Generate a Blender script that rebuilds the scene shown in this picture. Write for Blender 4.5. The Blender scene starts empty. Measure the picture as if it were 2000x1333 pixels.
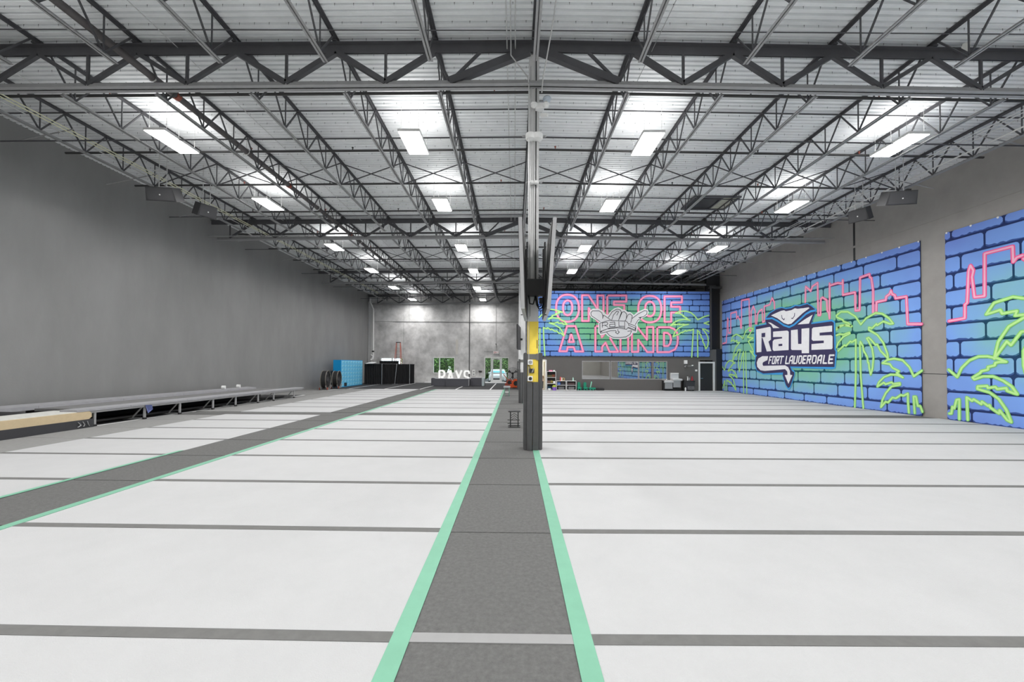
import bpy, bmesh, math, random
from math import radians, pi, sin, cos
from mathutils import Vector, Matrix
from mathutils.geometry import tessellate_polygon
random.seed(7)
S = bpy.context.scene
COL = S.collection
# ------------------------------------------------ camera, world, exposure, lights
cd = bpy.data.cameras.new('camera'); cam = bpy.data.objects.new('camera', cd); COL.objects.link(cam)
cd.sensor_fit = 'HORIZONTAL'; cd.sensor_width = 36; cd.lens = 778/2000*36
cd.shift_x = -0.00253; cd.shift_y = 0.01596; cd.clip_end = 300
cam.matrix_world = Matrix.Translation((0, 0, 1.98)) @ Matrix.Rotation(pi/2+radians(1.0), 4, 'X') @ Matrix.Rotation(0.005, 4, 'Z')
S.camera = cam
S.view_settings.view_transform = 'Standard'; S.view_settings.look = 'None'
S.view_settings.gamma = 1; S.view_settings.exposure = 0.27
S.view_settings.use_curve_mapping = False
W = bpy.data.worlds.new('sky'); S.world = W; W.use_nodes = True
W.node_tree.nodes['Background'].inputs[0].default_value = (.88, .94, 1, 1)
W.node_tree.nodes['Background'].inputs[1].default_value = 2.2
LAMP_W = 124.0        # watts of every high bay lamp, downwards
UP_W = 22.0          # watts of the upward fill added over each lamp to brighten the deck
XR = 0.43            # ridge / column line
XL, XRW = -15.6, 16.2
YF, YB = -13.3, 42.6
def slope(x): return -0.013*abs(x-XR)
# ------------------------------------------------ helpers
def srgb(r, g, b):
    f = lambda c: (c/255/12.92) if c/255 <= .04045 else ((c/255+.055)/1.055)**2.4
    return (f(r), f(g), f(b))
MATS = {}
def mat(name, col, rough=.6, metal=0, noise=0, scale=5, bump=0, bscale=60, emit=0, spec=.5, stretch=None):
    if name in MATS: return MATS[name]
    m = bpy.data.materials.new(name); m.use_nodes = True; MATS[name] = m
    nt = m.node_tree; b = nt.nodes['Principled BSDF']
    b.inputs['Base Color'].default_value = (*col, 1); b.inputs['Roughness'].default_value = rough
    b.inputs['Metallic'].default_value = metal; b.inputs['Specular IOR Level'].default_value = spec
    if emit:
        b.inputs['Emission Color'].default_value = (*col, 1); b.inputs['Emission Strength'].default_value = emit
    tc = nt.nodes.new('ShaderNodeTexCoord'); src = tc.outputs['Object']
    geo = nt.nodes.new('ShaderNodeNewGeometry'); src = geo.outputs['Position']
    if stretch:
        mp = nt.nodes.new('ShaderNodeMapping'); mp.inputs['Scale'].default_value = stretch
        nt.links.new(src, mp.inputs['Vector']); src = mp.outputs[0]
    n = nt.nodes.new('ShaderNodeTexNoise'); n.inputs['Scale'].default_value = scale; n.inputs['Detail'].default_value = 6
    n.inputs['Roughness'].default_value = .65
    nt.links.new(src, n.inputs['Vector'])
    mr = nt.nodes.new('ShaderNodeMapRange'); mr.inputs[1].default_value = .25; mr.inputs[2].default_value = .75
    a = noise if noise else .04
    mr.inputs[3].default_value = 1-a; mr.inputs[4].default_value = 1+a
    nt.links.new(n.outputs['Fac'], mr.inputs[0])
    mx = nt.nodes.new('ShaderNodeVectorMath'); mx.operation = 'SCALE'; mx.inputs[0].default_value = col
    nt.links.new(mr.outputs[0], mx.inputs['Scale']); nt.links.new(mx.outputs[0], b.inputs['Base Color'])
    if bump:
        n2 = nt.nodes.new('ShaderNodeTexNoise'); n2.inputs['Scale'].default_value = bscale; n2.inputs['Detail'].default_value = 3
        nt.links.new(geo.outputs['Position'], n2.inputs['Vector'])
        bp = nt.nodes.new('ShaderNodeBump'); bp.inputs['Strength'].default_value = bump; bp.inputs['Distance'].default_value = .01
        nt.links.new(n2.outputs['Fac'], bp.inputs['Height']); nt.links.new(bp.outputs[0], b.inputs['Normal'])
    return m
class MB:
    def __init__(s): s.v = []; s.f = []; s.sm = False
    def add(s, vs, fs):
        o = len(s.v); s.v += [tuple(v) for v in vs]; s.f += [tuple(i+o for i in f) for f in fs]; return s
    def box(s, x0, x1, y0, y1, z0, z1):
        return s.add([(x, y, z) for z in (z0, z1) for y in (y0, y1) for x in (x0, x1)],
                     [(0, 2, 3, 1), (4, 5, 7, 6), (0, 1, 5, 4), (2, 6, 7, 3), (0, 4, 6, 2), (1, 3, 7, 5)])
    def bar(s, p, q, w=.05, h=.05, up=(0, 0, 1)):
        p, q = Vector(p), Vector(q); d = (q-p).normalized(); u = Vector(up)
        if abs(d.dot(u)) > .95: u = Vector((1, 0, 0))
        a = d.cross(u).normalized(); b = a.cross(d).normalized()
        vs = [c+a*sx*w/2+b*sy*h/2 for c in (p, q) for sx, sy in ((-1, -1), (1, -1), (1, 1), (-1, 1))]
        return s.add(vs, [(0, 1, 2, 3), (4, 7, 6, 5), (0, 4, 5, 1), (1, 5, 6, 2), (2, 6, 7, 3), (3, 7, 4, 0)])
    def cyl(s, p, q, r, r2=None, n=10):
        r2 = r if r2 is None else r2
        p, q = Vector(p), Vector(q); d = (q-p).normalized(); u = Vector((0, 0, 1))
        if abs(d.dot(u)) > .95: u = Vector((1, 0, 0))
        a = d.cross(u).normalized(); b = a.cross(d)
        vs = [c+(a*cos(2*pi*i/n)+b*sin(2*pi*i/n))*rr for c, rr in ((p, r), (q, r2)) for i in range(n)]
        return s.add(vs, [tuple(range(n)), tuple(range(2*n-1, n-1, -1))]+[(i, i+n, (i+1) % n+n, (i+1) % n) for i in range(n)])
    def tube(s, pts, r, n=6):
        for a, b in zip(pts, pts[1:]): s.cyl(a, b, r, n=n)
        return s
    def lathe(s, prof, c=(0, 0, 0), n=16):
        vs = [(c[0]+r*cos(2*pi*i/n), c[1]+r*sin(2*pi*i/n), c[2]+z) for r, z in prof for i in range(n)]
        m = len(prof)
        fs = [(j*n+i, j*n+(i+1) % n, (j+1)*n+(i+1) % n, (j+1)*n+i) for j in range(m-1) for i in range(n)]
        return s.add(vs, fs+[tuple(range(n-1, -1, -1)), tuple(range((m-1)*n, m*n))])
    def torus(s, c, R, r, axis='y', n=24, k=6):
        vs = []
        for i in range(n):
            a = 2*pi*i/n
            for j in range(k):
                b = 2*pi*j/k; rr = R+r*cos(b); h = r*sin(b); u, w = rr*cos(a), rr*sin(a)
                vs.append({'y': (c[0]+u, c[1]+h, c[2]+w), 'x': (c[0]+h, c[1]+u, c[2]+w), 'z': (c[0]+u, c[1]+w, c[2]+h)}[axis])
        return s.add(vs, [(i*k+j, ((i+1) % n)*k+j, ((i+1) % n)*k+(j+1) % k, i*k+(j+1) % k) for i in range(n) for j in range(k)])
    def prism(s, poly, a0, a1, axis='y'):      # closed polygon in the plane across axis, extruded
        def m(p, t): return {'y': (p[0], t, p[1]), 'x': (t, p[0], p[1]), 'z': (p[0], p[1], t)}[axis]
        n = len(poly); vs = [m(p, a0) for p in poly]+[m(p, a1) for p in poly]
        tr = tessellate_polygon([[Vector((p[0], p[1], 0)) for p in poly]])
        return s.add(vs, [tuple(t) for t in tr]+[tuple(i+n for i in t[::-1]) for t in tr]+[(i, (i+1) % n, (i+1) % n+n, i+n) for i in range(n)])
    def rbox(s, x0, x1, y0, y1, z0, z1, r=.05, axis='y', n=4):
        u0, u1, w0, w1, t0, t1 = {'y': (x0, x1, z0, z1, y0, y1), 'x': (y0, y1, z0, z1, x0, x1), 'z': (x0, x1, y0, y1, z0, z1)}[axis]
        pl = []
        for cx, cy, a0 in ((u1-r, w1-r, 0), (u0+r, w1-r, 90), (u0+r, w0+r, 180), (u1-r, w0+r, 270)):
            for i in range(n+1):
                a = radians(a0+90*i/n); pl.append((cx+r*cos(a), cy+r*sin(a)))
        return s.prism(pl, t0, t1, axis)
    def mesh(s, name, m, smooth=False):
        me = bpy.data.meshes.new(name); me.from_pydata(s.v, [], s.f)
        bm = bmesh.new(); bm.from_mesh(me); bmesh.ops.recalc_face_normals(bm, faces=bm.faces); bm.to_mesh(me); bm.free()
        me.materials.append(m)
        if smooth:
            for p in me.polygons: p.use_smooth = True
            try: me.set_sharp_from_angle(angle=radians(40))
            except Exception: pass
        return me
def worg(o):
    v = Vector((0, 0, 0))
    while o: v += o.location; o = o.parent
    return v
def part(name, mb, m, parent=None, smooth=False, local=False, label=None, kind=None):
    if parent is not None and not local:
        o = worg(parent); mb.v = [(x-o.x, y-o.y, z-o.z) for x, y, z in mb.v]
    ob = bpy.data.objects.new(name, mb.mesh(name, m, smooth)); COL.objects.link(ob)
    if parent is not None: ob.parent = parent
    if label: ob['label'] = label
    if kind: ob['kind'] = kind
    return ob
def inst(name, me, parent=None, loc=(0, 0, 0), rot=(0, 0, 0)):
    ob = bpy.data.objects.new(name, me); COL.objects.link(ob); ob.location = loc; ob.rotation_euler = rot
    if parent is not None: ob.parent = parent
    return ob
def tag(o, label, cat, group=None):
    o['label'] = label; o['category'] = cat
    if group: o['group'] = group
    return o
def thing(name, label, cat, loc=(0, 0, 0), rz=0, group=None):
    o = bpy.data.objects.new(name, None); COL.objects.link(o); o.location = loc; o.rotation_euler = (0, 0, rz)
    o.empty_display_size = .2
    return tag(o, label, cat, group)
def struct(name, mb, m, parent=None, **k):
    o = part(name, mb, m, parent, **k)
    if parent is None: o['kind'] = 'structure'
    return o
def copy_tree(o, parent=None):
    c = o.copy(); COL.objects.link(c)
    if parent is not None: c.parent = parent; c.matrix_parent_inverse = o.matrix_parent_inverse
    for ch in [x for x in list(bpy.data.objects) if x.parent == o]: copy_tree(ch, c)
    return c
ORD = ['', 'first', 'second', 'third', 'fourth', 'fifth', 'sixth', 'seventh', 'eighth', 'ninth', 'tenth', 'eleventh', 'twelfth', 'thirteenth', 'fourteenth', 'fifteenth', 'sixteenth', 'seventeenth', 'eighteenth', 'nineteenth', 'twentieth']
# ------------------------------------------------ materials
M_white_carpet = mat('white_carpet', (.465, .467, .471), .95, noise=.035, scale=1.6, bump=.5, bscale=90, spec=.1)
M_grey_carpet = mat('grey_carpet', (.14, .14, .137), .95, noise=.2, scale=24, bump=.8, bscale=110, spec=.1)
M_grey_carpet2 = mat('pale_grey_carpet', (.27, .27, .265), .95, noise=.1, scale=12, bump=.5, bscale=90, spec=.1)
M_seam = mat('grey_hook_tape', (.14, .14, .135), .9, noise=.12, scale=9)
M_seam_light = mat('light_grey_tape', (.3, .3, .3), .8, noise=.05)
M_green_tape = mat('green_tape', srgb(112, 168, 142), .6, noise=.08, scale=3)
M_black_mat = mat('black_mat', (.03, .03, .032), .85, noise=.2, scale=6)
M_white_line = mat('white_line', (.75, .75, .75), .7)
M_wall_black = mat('black_wall_paint', (.26, .26, .258), .38, noise=.13, scale=.7, stretch=(1, 1, .35), bump=.15, bscale=20)
M_wall_taupe = mat('charcoal_wall_paint', (.34, .325, .305), .6, noise=.1, scale=1.2, bump=.1)
M_office = mat('office_wall_paint', (.12, .113, .108), .6, noise=.05, scale=1)
M_concrete = mat('raw_concrete', (.58, .575, .57), .8, noise=.45, scale=.8, bump=.3, bscale=8)
M_slab = mat('slab_concrete', (.3, .3, .3), .85, noise=.15, scale=.8)
M_deck = mat('galvanised_deck', (.86, .88, .89), .5, noise=.08, scale=1.3)
M_screw = mat('dark_screw', (.06, .06, .06), .6)
M_steel = mat('dark_primer_steel', (.085, .085, .092), .55, noise=.12, scale=4)
M_steel2 = mat('grey_primer_steel', (.36, .36, .365), .5, noise=.12, scale=5)
M_conduit = mat('galvanised_conduit', (.62, .62, .62), .35, metal=.3)
M_pipe_dark = mat('black_steel_pipe', (.05, .05, .05), .5)
M_brown_pipe = mat('rusty_dark_pipe', (.11, .1, .1), .5, noise=.2, scale=3)
M_red = mat('red_fitting', (.35, .09, .06), .5)
M_white_paint = mat('white_paint', (.78, .78, .77), .45)
M_white_plastic = mat('white_plastic', (.88, .88, .87), .4)
M_col = mat('light_grey_column_paint', (.72, .72, .72), .45, noise=.05)
M_yellow = mat('yellow_column_paint', srgb(255, 226, 88), .5, noise=.06, scale=6)
M_foam = mat('charcoal_vinyl_foam', (.075, .075, .078), .55, noise=.12, scale=8)
M_strap = mat('grey_strap', (.16, .16, .15), .7, noise=.1, scale=20)
M_black = mat('matt_black', (.022, .022, .023), .5)
M_black_gloss = mat('gloss_black', (.015, .015, .017), .12)
M_silver = mat('brushed_silver', (.42, .42, .43), .35, metal=.6)
M_chrome = mat('chrome', (.7, .7, .7), .2, metal=1)
M_yellow_wire = mat('pale_yellow_cable', srgb(232, 232, 200), .5)
M_lamp = mat('lit_lens', (1, 1, 1), .5, emit=14)
M_dark_cloth = mat('black_drape', (.02, .02, .022), .9)
M_blue = mat('blue_locker', srgb(122, 210, 246), .4, noise=.08, scale=6)
M_blue_side = mat('deep_blue_locker', srgb(10, 160, 228), .4)
M_tan = mat('tan_vinyl', srgb(205, 185, 150), .5, noise=.07, scale=7)
M_cream = mat('cream_vinyl', (.68, .68, .64), .5)
M_orange = mat('orange_fibreglass', srgb(225, 90, 40), .45)
M_lad = mat('ladder_orange', srgb(215, 130, 115), .5)
M_fuzzy = mat('grey_carpet_block', (.10, .10, .115), .95, noise=.3, scale=30)
M_green_plastic = mat('green_plastic', srgb(20, 140, 110), .5)
def glass(name, tint, refl):
    m = bpy.data.materials.new(name); m.use_nodes = True; nt = m.node_tree; nt.nodes.clear()
    o = nt.nodes.new('ShaderNodeOutputMaterial'); mx = nt.nodes.new('ShaderNodeMixShader'); t = nt.nodes.new('ShaderNodeBsdfTransparent'); g = nt.nodes.new('ShaderNodeBsdfGlossy')
    t.inputs[0].default_value = (*tint, 1); g.inputs['Roughness'].default_value = .02; mx.inputs[0].default_value = refl
    nt.links.new(t.outputs[0], mx.inputs[1]); nt.links.new(g.outputs[0], mx.inputs[2]); nt.links.new(mx.outputs[0], o.inputs[0]); return m
M_glass = glass('clear_glass', (.9, .95, .95), .06)
M_office_glass = glass('reflective_glass', (.5, .5, .48), .6)
# ------------------------------------------------ structure: floor
floor = struct('floor', MB().box(XL-.3, XRW+.3, YF, YB+.3, -.25, -.03), M_slab)
def fl(name, x0, x1, y0, y1, m, z0=-.03, z1=0.0, sk=0.0):
    mb = MB().add([(x, y+(-sk*(x) if x < 0 else 0), z) for z in (z0, z1) for y in (y0, y1) for x in (x0, x1)],
                  [(0, 2, 3, 1), (4, 5, 7, 6), (0, 1, 5, 4), (2, 6, 7, 3), (0, 4, 6, 2), (1, 3, 7, 5)])
    return part(name, mb, m, floor)
seams = [2.9-1.84*2, 2.9-1.84, 2.9, 4.76, 6.62, 8.46, 10.2, 11.95, 13.68, 15.2]
seams = [y0 for y0 in seams]
SK = .02
far = [16.05+1.87*i for i in range(9)]          # second field of mats
END = 31.0
def edge(i, L): return L[i]
for field, (L, last) in enumerate(((seams, None), (far, END))):
    ys = L if last is None else [y for y in L if y < last-.3]+[last]
    for a, b in zip(ys, ys[1:]):
        for (x0, x1) in ((-11.15, -7.45), (-6.1, -.88), (.57, 16.15)):
            fl('carpet_strip', x0, x1, a+.01, b-.01, M_white_carpet, sk=SK)
        fl('lane_carpet', -.88, .57, a+.008, b-.008, M_grey_carpet, z1=-.004, sk=SK)
        fl('lane_carpet', -7.45, -6.1, a+.008, b-.008, M_grey_carpet, z1=-.006, sk=SK)
        fl('aisle_carpet', -13.0, -11.15, a+.008, b-.008, M_grey_carpet2, z1=-.004, sk=SK)
    for y in ys[:-1]+([ys[-1]] if field == 0 else []):
        w = .055
        if y in (15.2, 16.05): continue
        for (x0, x1) in ((-11.15, -7.45), (-6.1, -.88), (.57, 16.15)):
            fl('seam_tape', x0, x1, y-w, y+w, M_seam, 0, .004, sk=SK)
        fl('seam_tape', -.86, .55, y-w*.9, y+w*.9, M_seam_light if y == 2.9 else M_grey_carpet, -.004, .003, sk=SK)
        fl('seam_tape', -7.4, -6.15, y-w*.6, y+w*.6, M_grey_carpet, -.005, .001, sk=SK)
# carpet strip between the two fields
fl('divider_carpet', -13.0, 16.15, 15.2, 16.05, M_grey_carpet, z1=-.003)
for x0, x1, z in ((-.88, -.74, .006), (.43, .57, .006)):
    y = -5.0
    for y1 in (2.72, 8.4, 15.2, 23.0, 31.0):
        xo = .02 if y1 == 2.72 and x0 > 0 else 0
        fl('green_tape', x0, x1, y, y1, M_green_tape, 0, z); y = y1
for y0, y1 in ((-2, 9.6), (9.6, 20), (20, 31)):
    fl('green_tape', -6.16, -6.03, y0, y1, M_green_tape, 0, .006)
fl('green_tape', -7.53, -7.44, -1, 9.0, M_green_tape, 0, .006)
fl('edge_strip', -13.12, -13.0, -2, 24.8, M_white_line, -.02, .005)
fl('aisle_carpet', -15.55, -13.12, 24.9, 31.0, M_grey_carpet2, z1=-.004)
fl('aisle_carpet', -15.55, -13.12, -2, 24.9, M_black_mat, z1=-.004)
fl('bare_edge_carpet', -13.0, XRW, -13, seams[0]-.02, M_white_carpet, z1=-.002)
# black mats in front of the far wall
xs = [-15.5, -13.0, -10.2, -7.4, -4.6, -1.9, 1.9]
for a, b in zip(xs, xs[1:]):
    fl('black_mat', a+.03, b-.03, 31.05, 41.9, M_black_mat, -.03, -.012)
    if b < 1.5: fl('white_line', b-.05, b+.05, 31.05, 41.0, M_white_line, -.02, -.008)
fl('wall_kerb', -9.5, 1.9, 42.0, YB, M_white_line, -.03, .02)
# ------------------------------------------------ walls
struct('wall_left', MB().box(XL-.3, XL, YF, YB, -.1, 9.9), M_wall_black)
wr = struct('wall_right', MB().box(XRW, XRW+.3, YF, YB, -.1, 9.9), M_wall_taupe)
part('wall_joint', MB().box(XRW-.012, XRW+.01, 18.88, 18.98, 0, 8.95), M_black, wr)
part('wall_ledge', MB().box(XRW-.02, XRW, YF, YB, 7.62, 7.72), M_wall_taupe, wr)
part('wall_ledge', MB().box(XRW-.006, XRW+.01, 14.9, 15.8, 1.68, 1.70), M_black, wr)
struct('wall_rear', MB().box(XL-.3, XRW+.3, YF-.3, YF, -.1, 9.9), mat('rear_wall_paint', (.55, .54, .5), .7, noise=.12, scale=.5))
# back wall: tilt-up panels around a window and a glazed door
wb = struct('wall_back', MB().box(XL-.3, XRW+.3, YB+.2, YB+.21, 6.5, 9.9), M_concrete)
def wp(x0, x1, z0, z1): part('concrete_panel', MB().box(x0, x1, YB, YB+.2, z0, z1), M_concrete, wb)
g = .02
for a, b in ((XL-.3, -11.9), (-11.9+g, -4.84-g), (-4.84+g, 2.5), (2.5+g, XRW+.3)): wp(a, b, 6.5+g, 9.9)
wp(-11.9+g, -8.75, -.1, 6.5-g); wp(XL-.3, -14.35, -.1, 6.5-g); wp(-14.35, -11.9, -.1, 1.1); wp(-14.35, -11.9, 2.62, 6.5-g)
wp(-8.75, -6.35, -.1, .98); wp(-8.75, -6.35, 2.68, 6.5-g); wp(-6.35, -4.84-g, -.1, 6.5-g)
wp(-4.84+g, -3.22, -.1, 6.5-g); wp(-3.22, -.6, 2.72, 6.5-g); wp(-.6, 2.5, -.1, 6.5-g); wp(2.5+g, XRW+.3, -.1, 6.5-g)
part('expansion_joint', MB().box(-4.9, -4.78, YB-.004, YB+.02, 0, 9.4), mat('dark_joint', (.1, .1, .1), .8), wb)
part('surface_conduit', MB().cyl((-13.0, YB-.04, 6.47), (-1.1, YB-.04, 6.45), .018).cyl((-11.3, YB-.04, 6.47), (-11.3, YB-.04, 9.2), .018).cyl((-2.0, YB-.04, 3.35), (-2.0, YB-.04, 9.2), .012).cyl((-3.3, YB-.04, 3.4), (-2.3, YB-.04, 3.4), .015), M_steel2, wb)
part('wall_pilaster', MB().box(XL, -15.2, YB-.25, YB, 0, 8.6), M_col, wb)
for xx, z0, z1 in ((-6.3, 3.0, 4.6), (-3.6, 1.6, 1.68)):
    part('wall_patch', MB().box(xx, xx+(.25 if z0 > 2 else .5), YB-.01, YB, z0, z1), mat('pale_patch', (.6, .58, .54), .8), wb)
# ------------------------------------------------ ceiling deck
DZ = 9.64
def sloped(mb): mb.v = [(x, y, z+slope(x)) for x, y, z in mb.v]; return mb
ceiling = struct('ceiling', sloped(MB().box(XL-.3, XR, YF, YB+.2, DZ+.07, DZ+.13).box(XR, XRW+.3, YF, YB+.2, DZ+.07, DZ+.13)), M_slab)
prof = [(0, 0), (.088, 0), (.098, .055), (.142, .055), (.152, 0)]
def sheet(xa, xb, nr=6):
    mb = MB(); ys = []
    for r in range(nr):
        for (y, z) in prof[:4]: ys.append((r*.1524+y, z))
    ys.append((nr*.1524, 0))
    ys = [(y, z) for y, z in ys]
    vs = []
    for x in (xa, xb):
        vs += [(x, y, DZ+z+slope(x)) for y, z in ys]
    n = len(ys)
    mb.add(vs, [(i, i+1, n+i+1, n+i) for i in range(n-1)])
    mb.add([(xa, 0, DZ+slope(xa)-.003), (xb, 0, DZ+slope(xb)-.003), (xb, .02, DZ+slope(xb)-.003), (xa, .02, DZ+slope(xa)-.003)], [(0, 1, 2, 3)])
    return mb.mesh('deck_panel', M_deck)
shL, shR = sheet(XL-.3, XR), sheet(XR, XRW+.3)
y = YF; NDECK = 0
while y < YB+.1:
    for me in (shL, shR): inst('deck_panel', me, ceiling, (0, y, 0))
    y += .9144; NDECK += 1
mb = MB(); yy = 6.9
while yy < 42:
    xx = XL+.2+random.random()*.2; st = .40 if yy < 22 else .6
    while xx < XRW-.2:
        z = DZ+slope(xx); l = .07; w = .008
        mb.add([(xx-w, yy, z), (xx+w, yy, z), (xx, yy+w, z), (xx, yy, z-l)], [(0, 1, 3), (1, 2, 3), (2, 0, 3)])
        xx += st*(.8+.4*random.random())
    yy += .457
part('screw_tips', mb, M_screw, ceiling, kind='stuff')
# roof hatch
mb = MB(); hx, hy = 9.0, 18.3; hz = DZ+slope(hx)-.02
ha = thing('roof_hatch', 'dark framed roof hatch in the metal deck between two joists right of centre', 'hatch', (hx, hy, hz))
part('frame', MB().box(hx-1.05, hx+1.05, hy-.75, hy-.65, hz-.06, hz).box(hx-1.05, hx+1.05, hy+.65, hy+.75, hz-.06, hz).box(hx-1.05, hx-.95, hy-.65, hy+.65, hz-.06, hz).box(hx+.95, hx+1.05, hy-.65, hy+.65, hz-.06, hz).bar((hx+.3, hy-.65, hz-.02), (hx+.3, hy+.65, hz-.02), .06, .04), M_steel, ha)
part('opening', MB().box(hx-.95, hx+.25, hy-.65, hy+.65, hz-.012, hz-.002), M_black, ha)
part('cover', MB().box(hx+.35, hx+.95, hy-.65, hy+.65, hz-.02, hz-.004), mat('old_deck', (.4, .4, .33), .6, noise=.2), ha)
# ------------------------------------------------ girders
GY = [-1.95, 9.2, 20.35, 31.5, 42.35]
def chord_x(mb, x0, x1, y, zb, zt, top):
    gp = .012; w = .1; t = .014
    zz = zt if top else zb+t
    mb.box(x0, x1, y-gp-w, y-gp, zz-t, zz); mb.box(x0, x1, y+gp, y+gp+w, zz-t, zz)
    mb.box(x0, x1, y-gp-t, y-gp, zb, zt); mb.box(x0, x1, y+gp, y+gp+t, zb, zt)
GL = ['', 'nearest overhead', 'second', 'third', 'last']
JX = [XR+2.32*k for k in range(-6, 7)]
webcache = {}
def webbar(name, x0, z0, x1, z1, w, parent, y, m):
    return part(name, MB().bar((x0, y, z0+slope(x0)), (x1, y, z1+slope(x1)), w, w*.8, up=(0, 1, 0)), m, parent)
for gi, gy in enumerate(GY):
    lab = {0: 'dark steel roof truss across the hall behind the camera', 1: 'dark steel girder truss crossing the hall nearest the camera, above the near column', 2: 'second dark steel girder truss from the camera, behind the tall screens', 3: 'third girder truss, just above and behind the pink lettered banner', 4: 'far girder truss tight against the mottled concrete wall'}[gi]
    t = thing('girder_truss', lab, 'truss', (XR, gy, 8.48), group='girder trusses across the hall')
    zt, zb = 9.5, 8.48
    mb = MB(); chord_x(mb, XL, XR, gy, 9.29, zt, True); chord_x(mb, XR, XRW, gy, 9.29, zt, True)
    part('top_chord', sloped(mb), M_steel, t)
    mb = MB(); chord_x(mb, XL+.3, XR, gy, zb, 8.6, False); chord_x(mb, XR, XRW-.3, gy, zb, 8.6, False)
    mb.box(XL+.3, XR-.1, gy-.006, gy+.006, 8.6, 8.64); mb.box(XR+.1, XRW-.3, gy-.006, gy+.006, 8.6, 8.64)
    part('bottom_chord', sloped(mb), M_steel2, t)
    for s in (-1, 1):
        webbar('diagonal', XR+s*.12, 9.33, XR+s*1.98, 8.6, .17, t, gy, M_steel)
        webbar('strut', XR+s*1.27, 9.3, XR+s*1.98, 8.6, .06, t, gy, M_steel)
        webbar('strut', XR+s*2.32, 9.3, XR+s*1.98, 8.6, .06, t, gy, M_steel)
        for k in range(1, 7):
            xt = XR+s*2.32*k; xb = xt+s*1.16
            if abs(xb) > 15.5: continue
            w = .12 if k < 3 else .09
            webbar('diagonal', xt, 9.33, xb, 8.6, w, t, gy, M_steel)
            webbar('vertical', xb, 9.3, xb, 8.6, .055, t, gy, M_steel)
            if k < 6: webbar('diagonal', xb, 8.6, xt+s*2.32, 9.33, w, t, gy, M_steel)
# ------------------------------------------------ joists
JL = 11.15
def chord_y(mb, y0, y1, zb, zt, top, w=.05):
    gp = .008; t = .008; zz = zt if top else zb+t
    mb.box(-gp-w, -gp, y0, y1, zz-t, zz); mb.box(gp, gp+w, y0, y1, zz-t, zz)
    mb.box(-gp-t, -gp, y0, y1, zb, zt); mb.box(gp, gp+t, y0, y1, zb, zt)
def jm(top):
    mb = MB()
    if top: chord_y(mb, 0, JL, .86, .93, True, .055); mb.box(-.05, .05, 0, .12, .82, .86).box(-.05, .05, JL-.12, JL, .82, .86)
    else: chord_y(mb, .5, JL-.5, .0, .065, False)
    return mb.mesh('chord', M_steel if top else M_steel2)
me_t, me_b = jm(True), jm(False)
me_d1 = MB().bar((0, 0, .03), (0, .62, .89), .032, .032, up=(1, 0, 0)).mesh('diag', M_steel)
me_d2 = MB().bar((0, 0, .03), (0, -.62, .89), .032, .032, up=(1, 0, 0)).mesh('diag', M_steel)
me_v = MB().bar((0, 0, .03), (0, 0, .89), .024, .024).mesh('vert', M_steel)
mb = MB()
nodes = [.775+1.2*i for i in range(9)]
for n in nodes:
    mb.bar((0, n, .03), (0, n+.62, .89), .032, .032, up=(1, 0, 0)).bar((0, n, .03), (0, n-.62, .89), .032, .032, up=(1, 0, 0)).bar((0, n, .03), (0, n, .89), .024, .024)
me_w = mb.mesh('web', M_steel)
BAYN = ['camera', 'first full', 'second full', 'farthest']
for b in range(4):
    for k in range(-6, 7):
        x = XR+2.32*k; y0 = GY[b]
        if b == 0: where = 'this side of the nearest truss'
        elif b == 1: where = 'behind the nearest truss'
        elif b == 2: where = 'behind the second truss'
        else: where = 'behind the third truss'
        side = 'on the column line' if k == 0 else '%s to the %s of the column line' % (ORD[abs(k)], 'left' if k < 0 else 'right')
        j = thing('roof_joist', 'roof joist %s, %s' % (side, where), 'joist', (x, y0, 8.7+slope(x)), group='open-web roof joists %s' % where)
        inst('top_chord', me_t, j); inst('bottom_chord', me_b, j)
        if b <= 1:
            for n in nodes:
                if b == 0 and n < 7.4: continue
                inst('diagonal', me_d1, j, (0, n, 0)); inst('diagonal', me_d2, j, (0, n, 0)); inst('vertical', me_v, j, (0, n, 0))
        else:
            inst('web', me_w, j)['kind'] = 'stuff'
# bridging
for b in range(4):
    cy = GY[b]+JL/2
    for s, dy in ((0, -3.05), (1, 3.05)):
        if b == 0 and s == 0: continue
        for tb, z in (('top', 9.58), ('bottom', 8.74)):
            o = part('bridging_rod', sloped(MB().bar((XL+.02, cy+dy, z), (XR, cy+dy, z), .03, .03).bar((XR, cy+dy, z), (XRW-.02, cy+dy, z), .03, .03)), M_steel)
            tag(o, 'thin straight dark rod tying the joist %s chords together, %s' % (tb, ['just before the nearest truss', 'first one past the nearest truss', 'second one past the nearest truss', 'first one past the second truss', 'second one past the second truss', 'first one past the third truss', 'second one past the third truss'][max(0, 2*b+s-1)]), 'rod', 'straight bridging rods')
    if b == 0: continue
    t = thing('cross_bridging', 'row of thin crossed X braces between joists midway %s' % ['', 'past the nearest truss', 'past the second truss', 'past the third truss'][b], 'brace', (XR, cy, 9.2))
    for k in range(-6, 6):
        xa, xb = XR+2.32*k, XR+2.32*(k+1)
        for za, zc, dy in ((9.56, 8.74, .02), (8.74, 9.56, -.02)):
            part('brace', MB().bar((xa, cy+dy, za+slope(xa)), (xb, cy+dy, zc+slope(xb)), .03, .03), M_steel, t)
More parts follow.
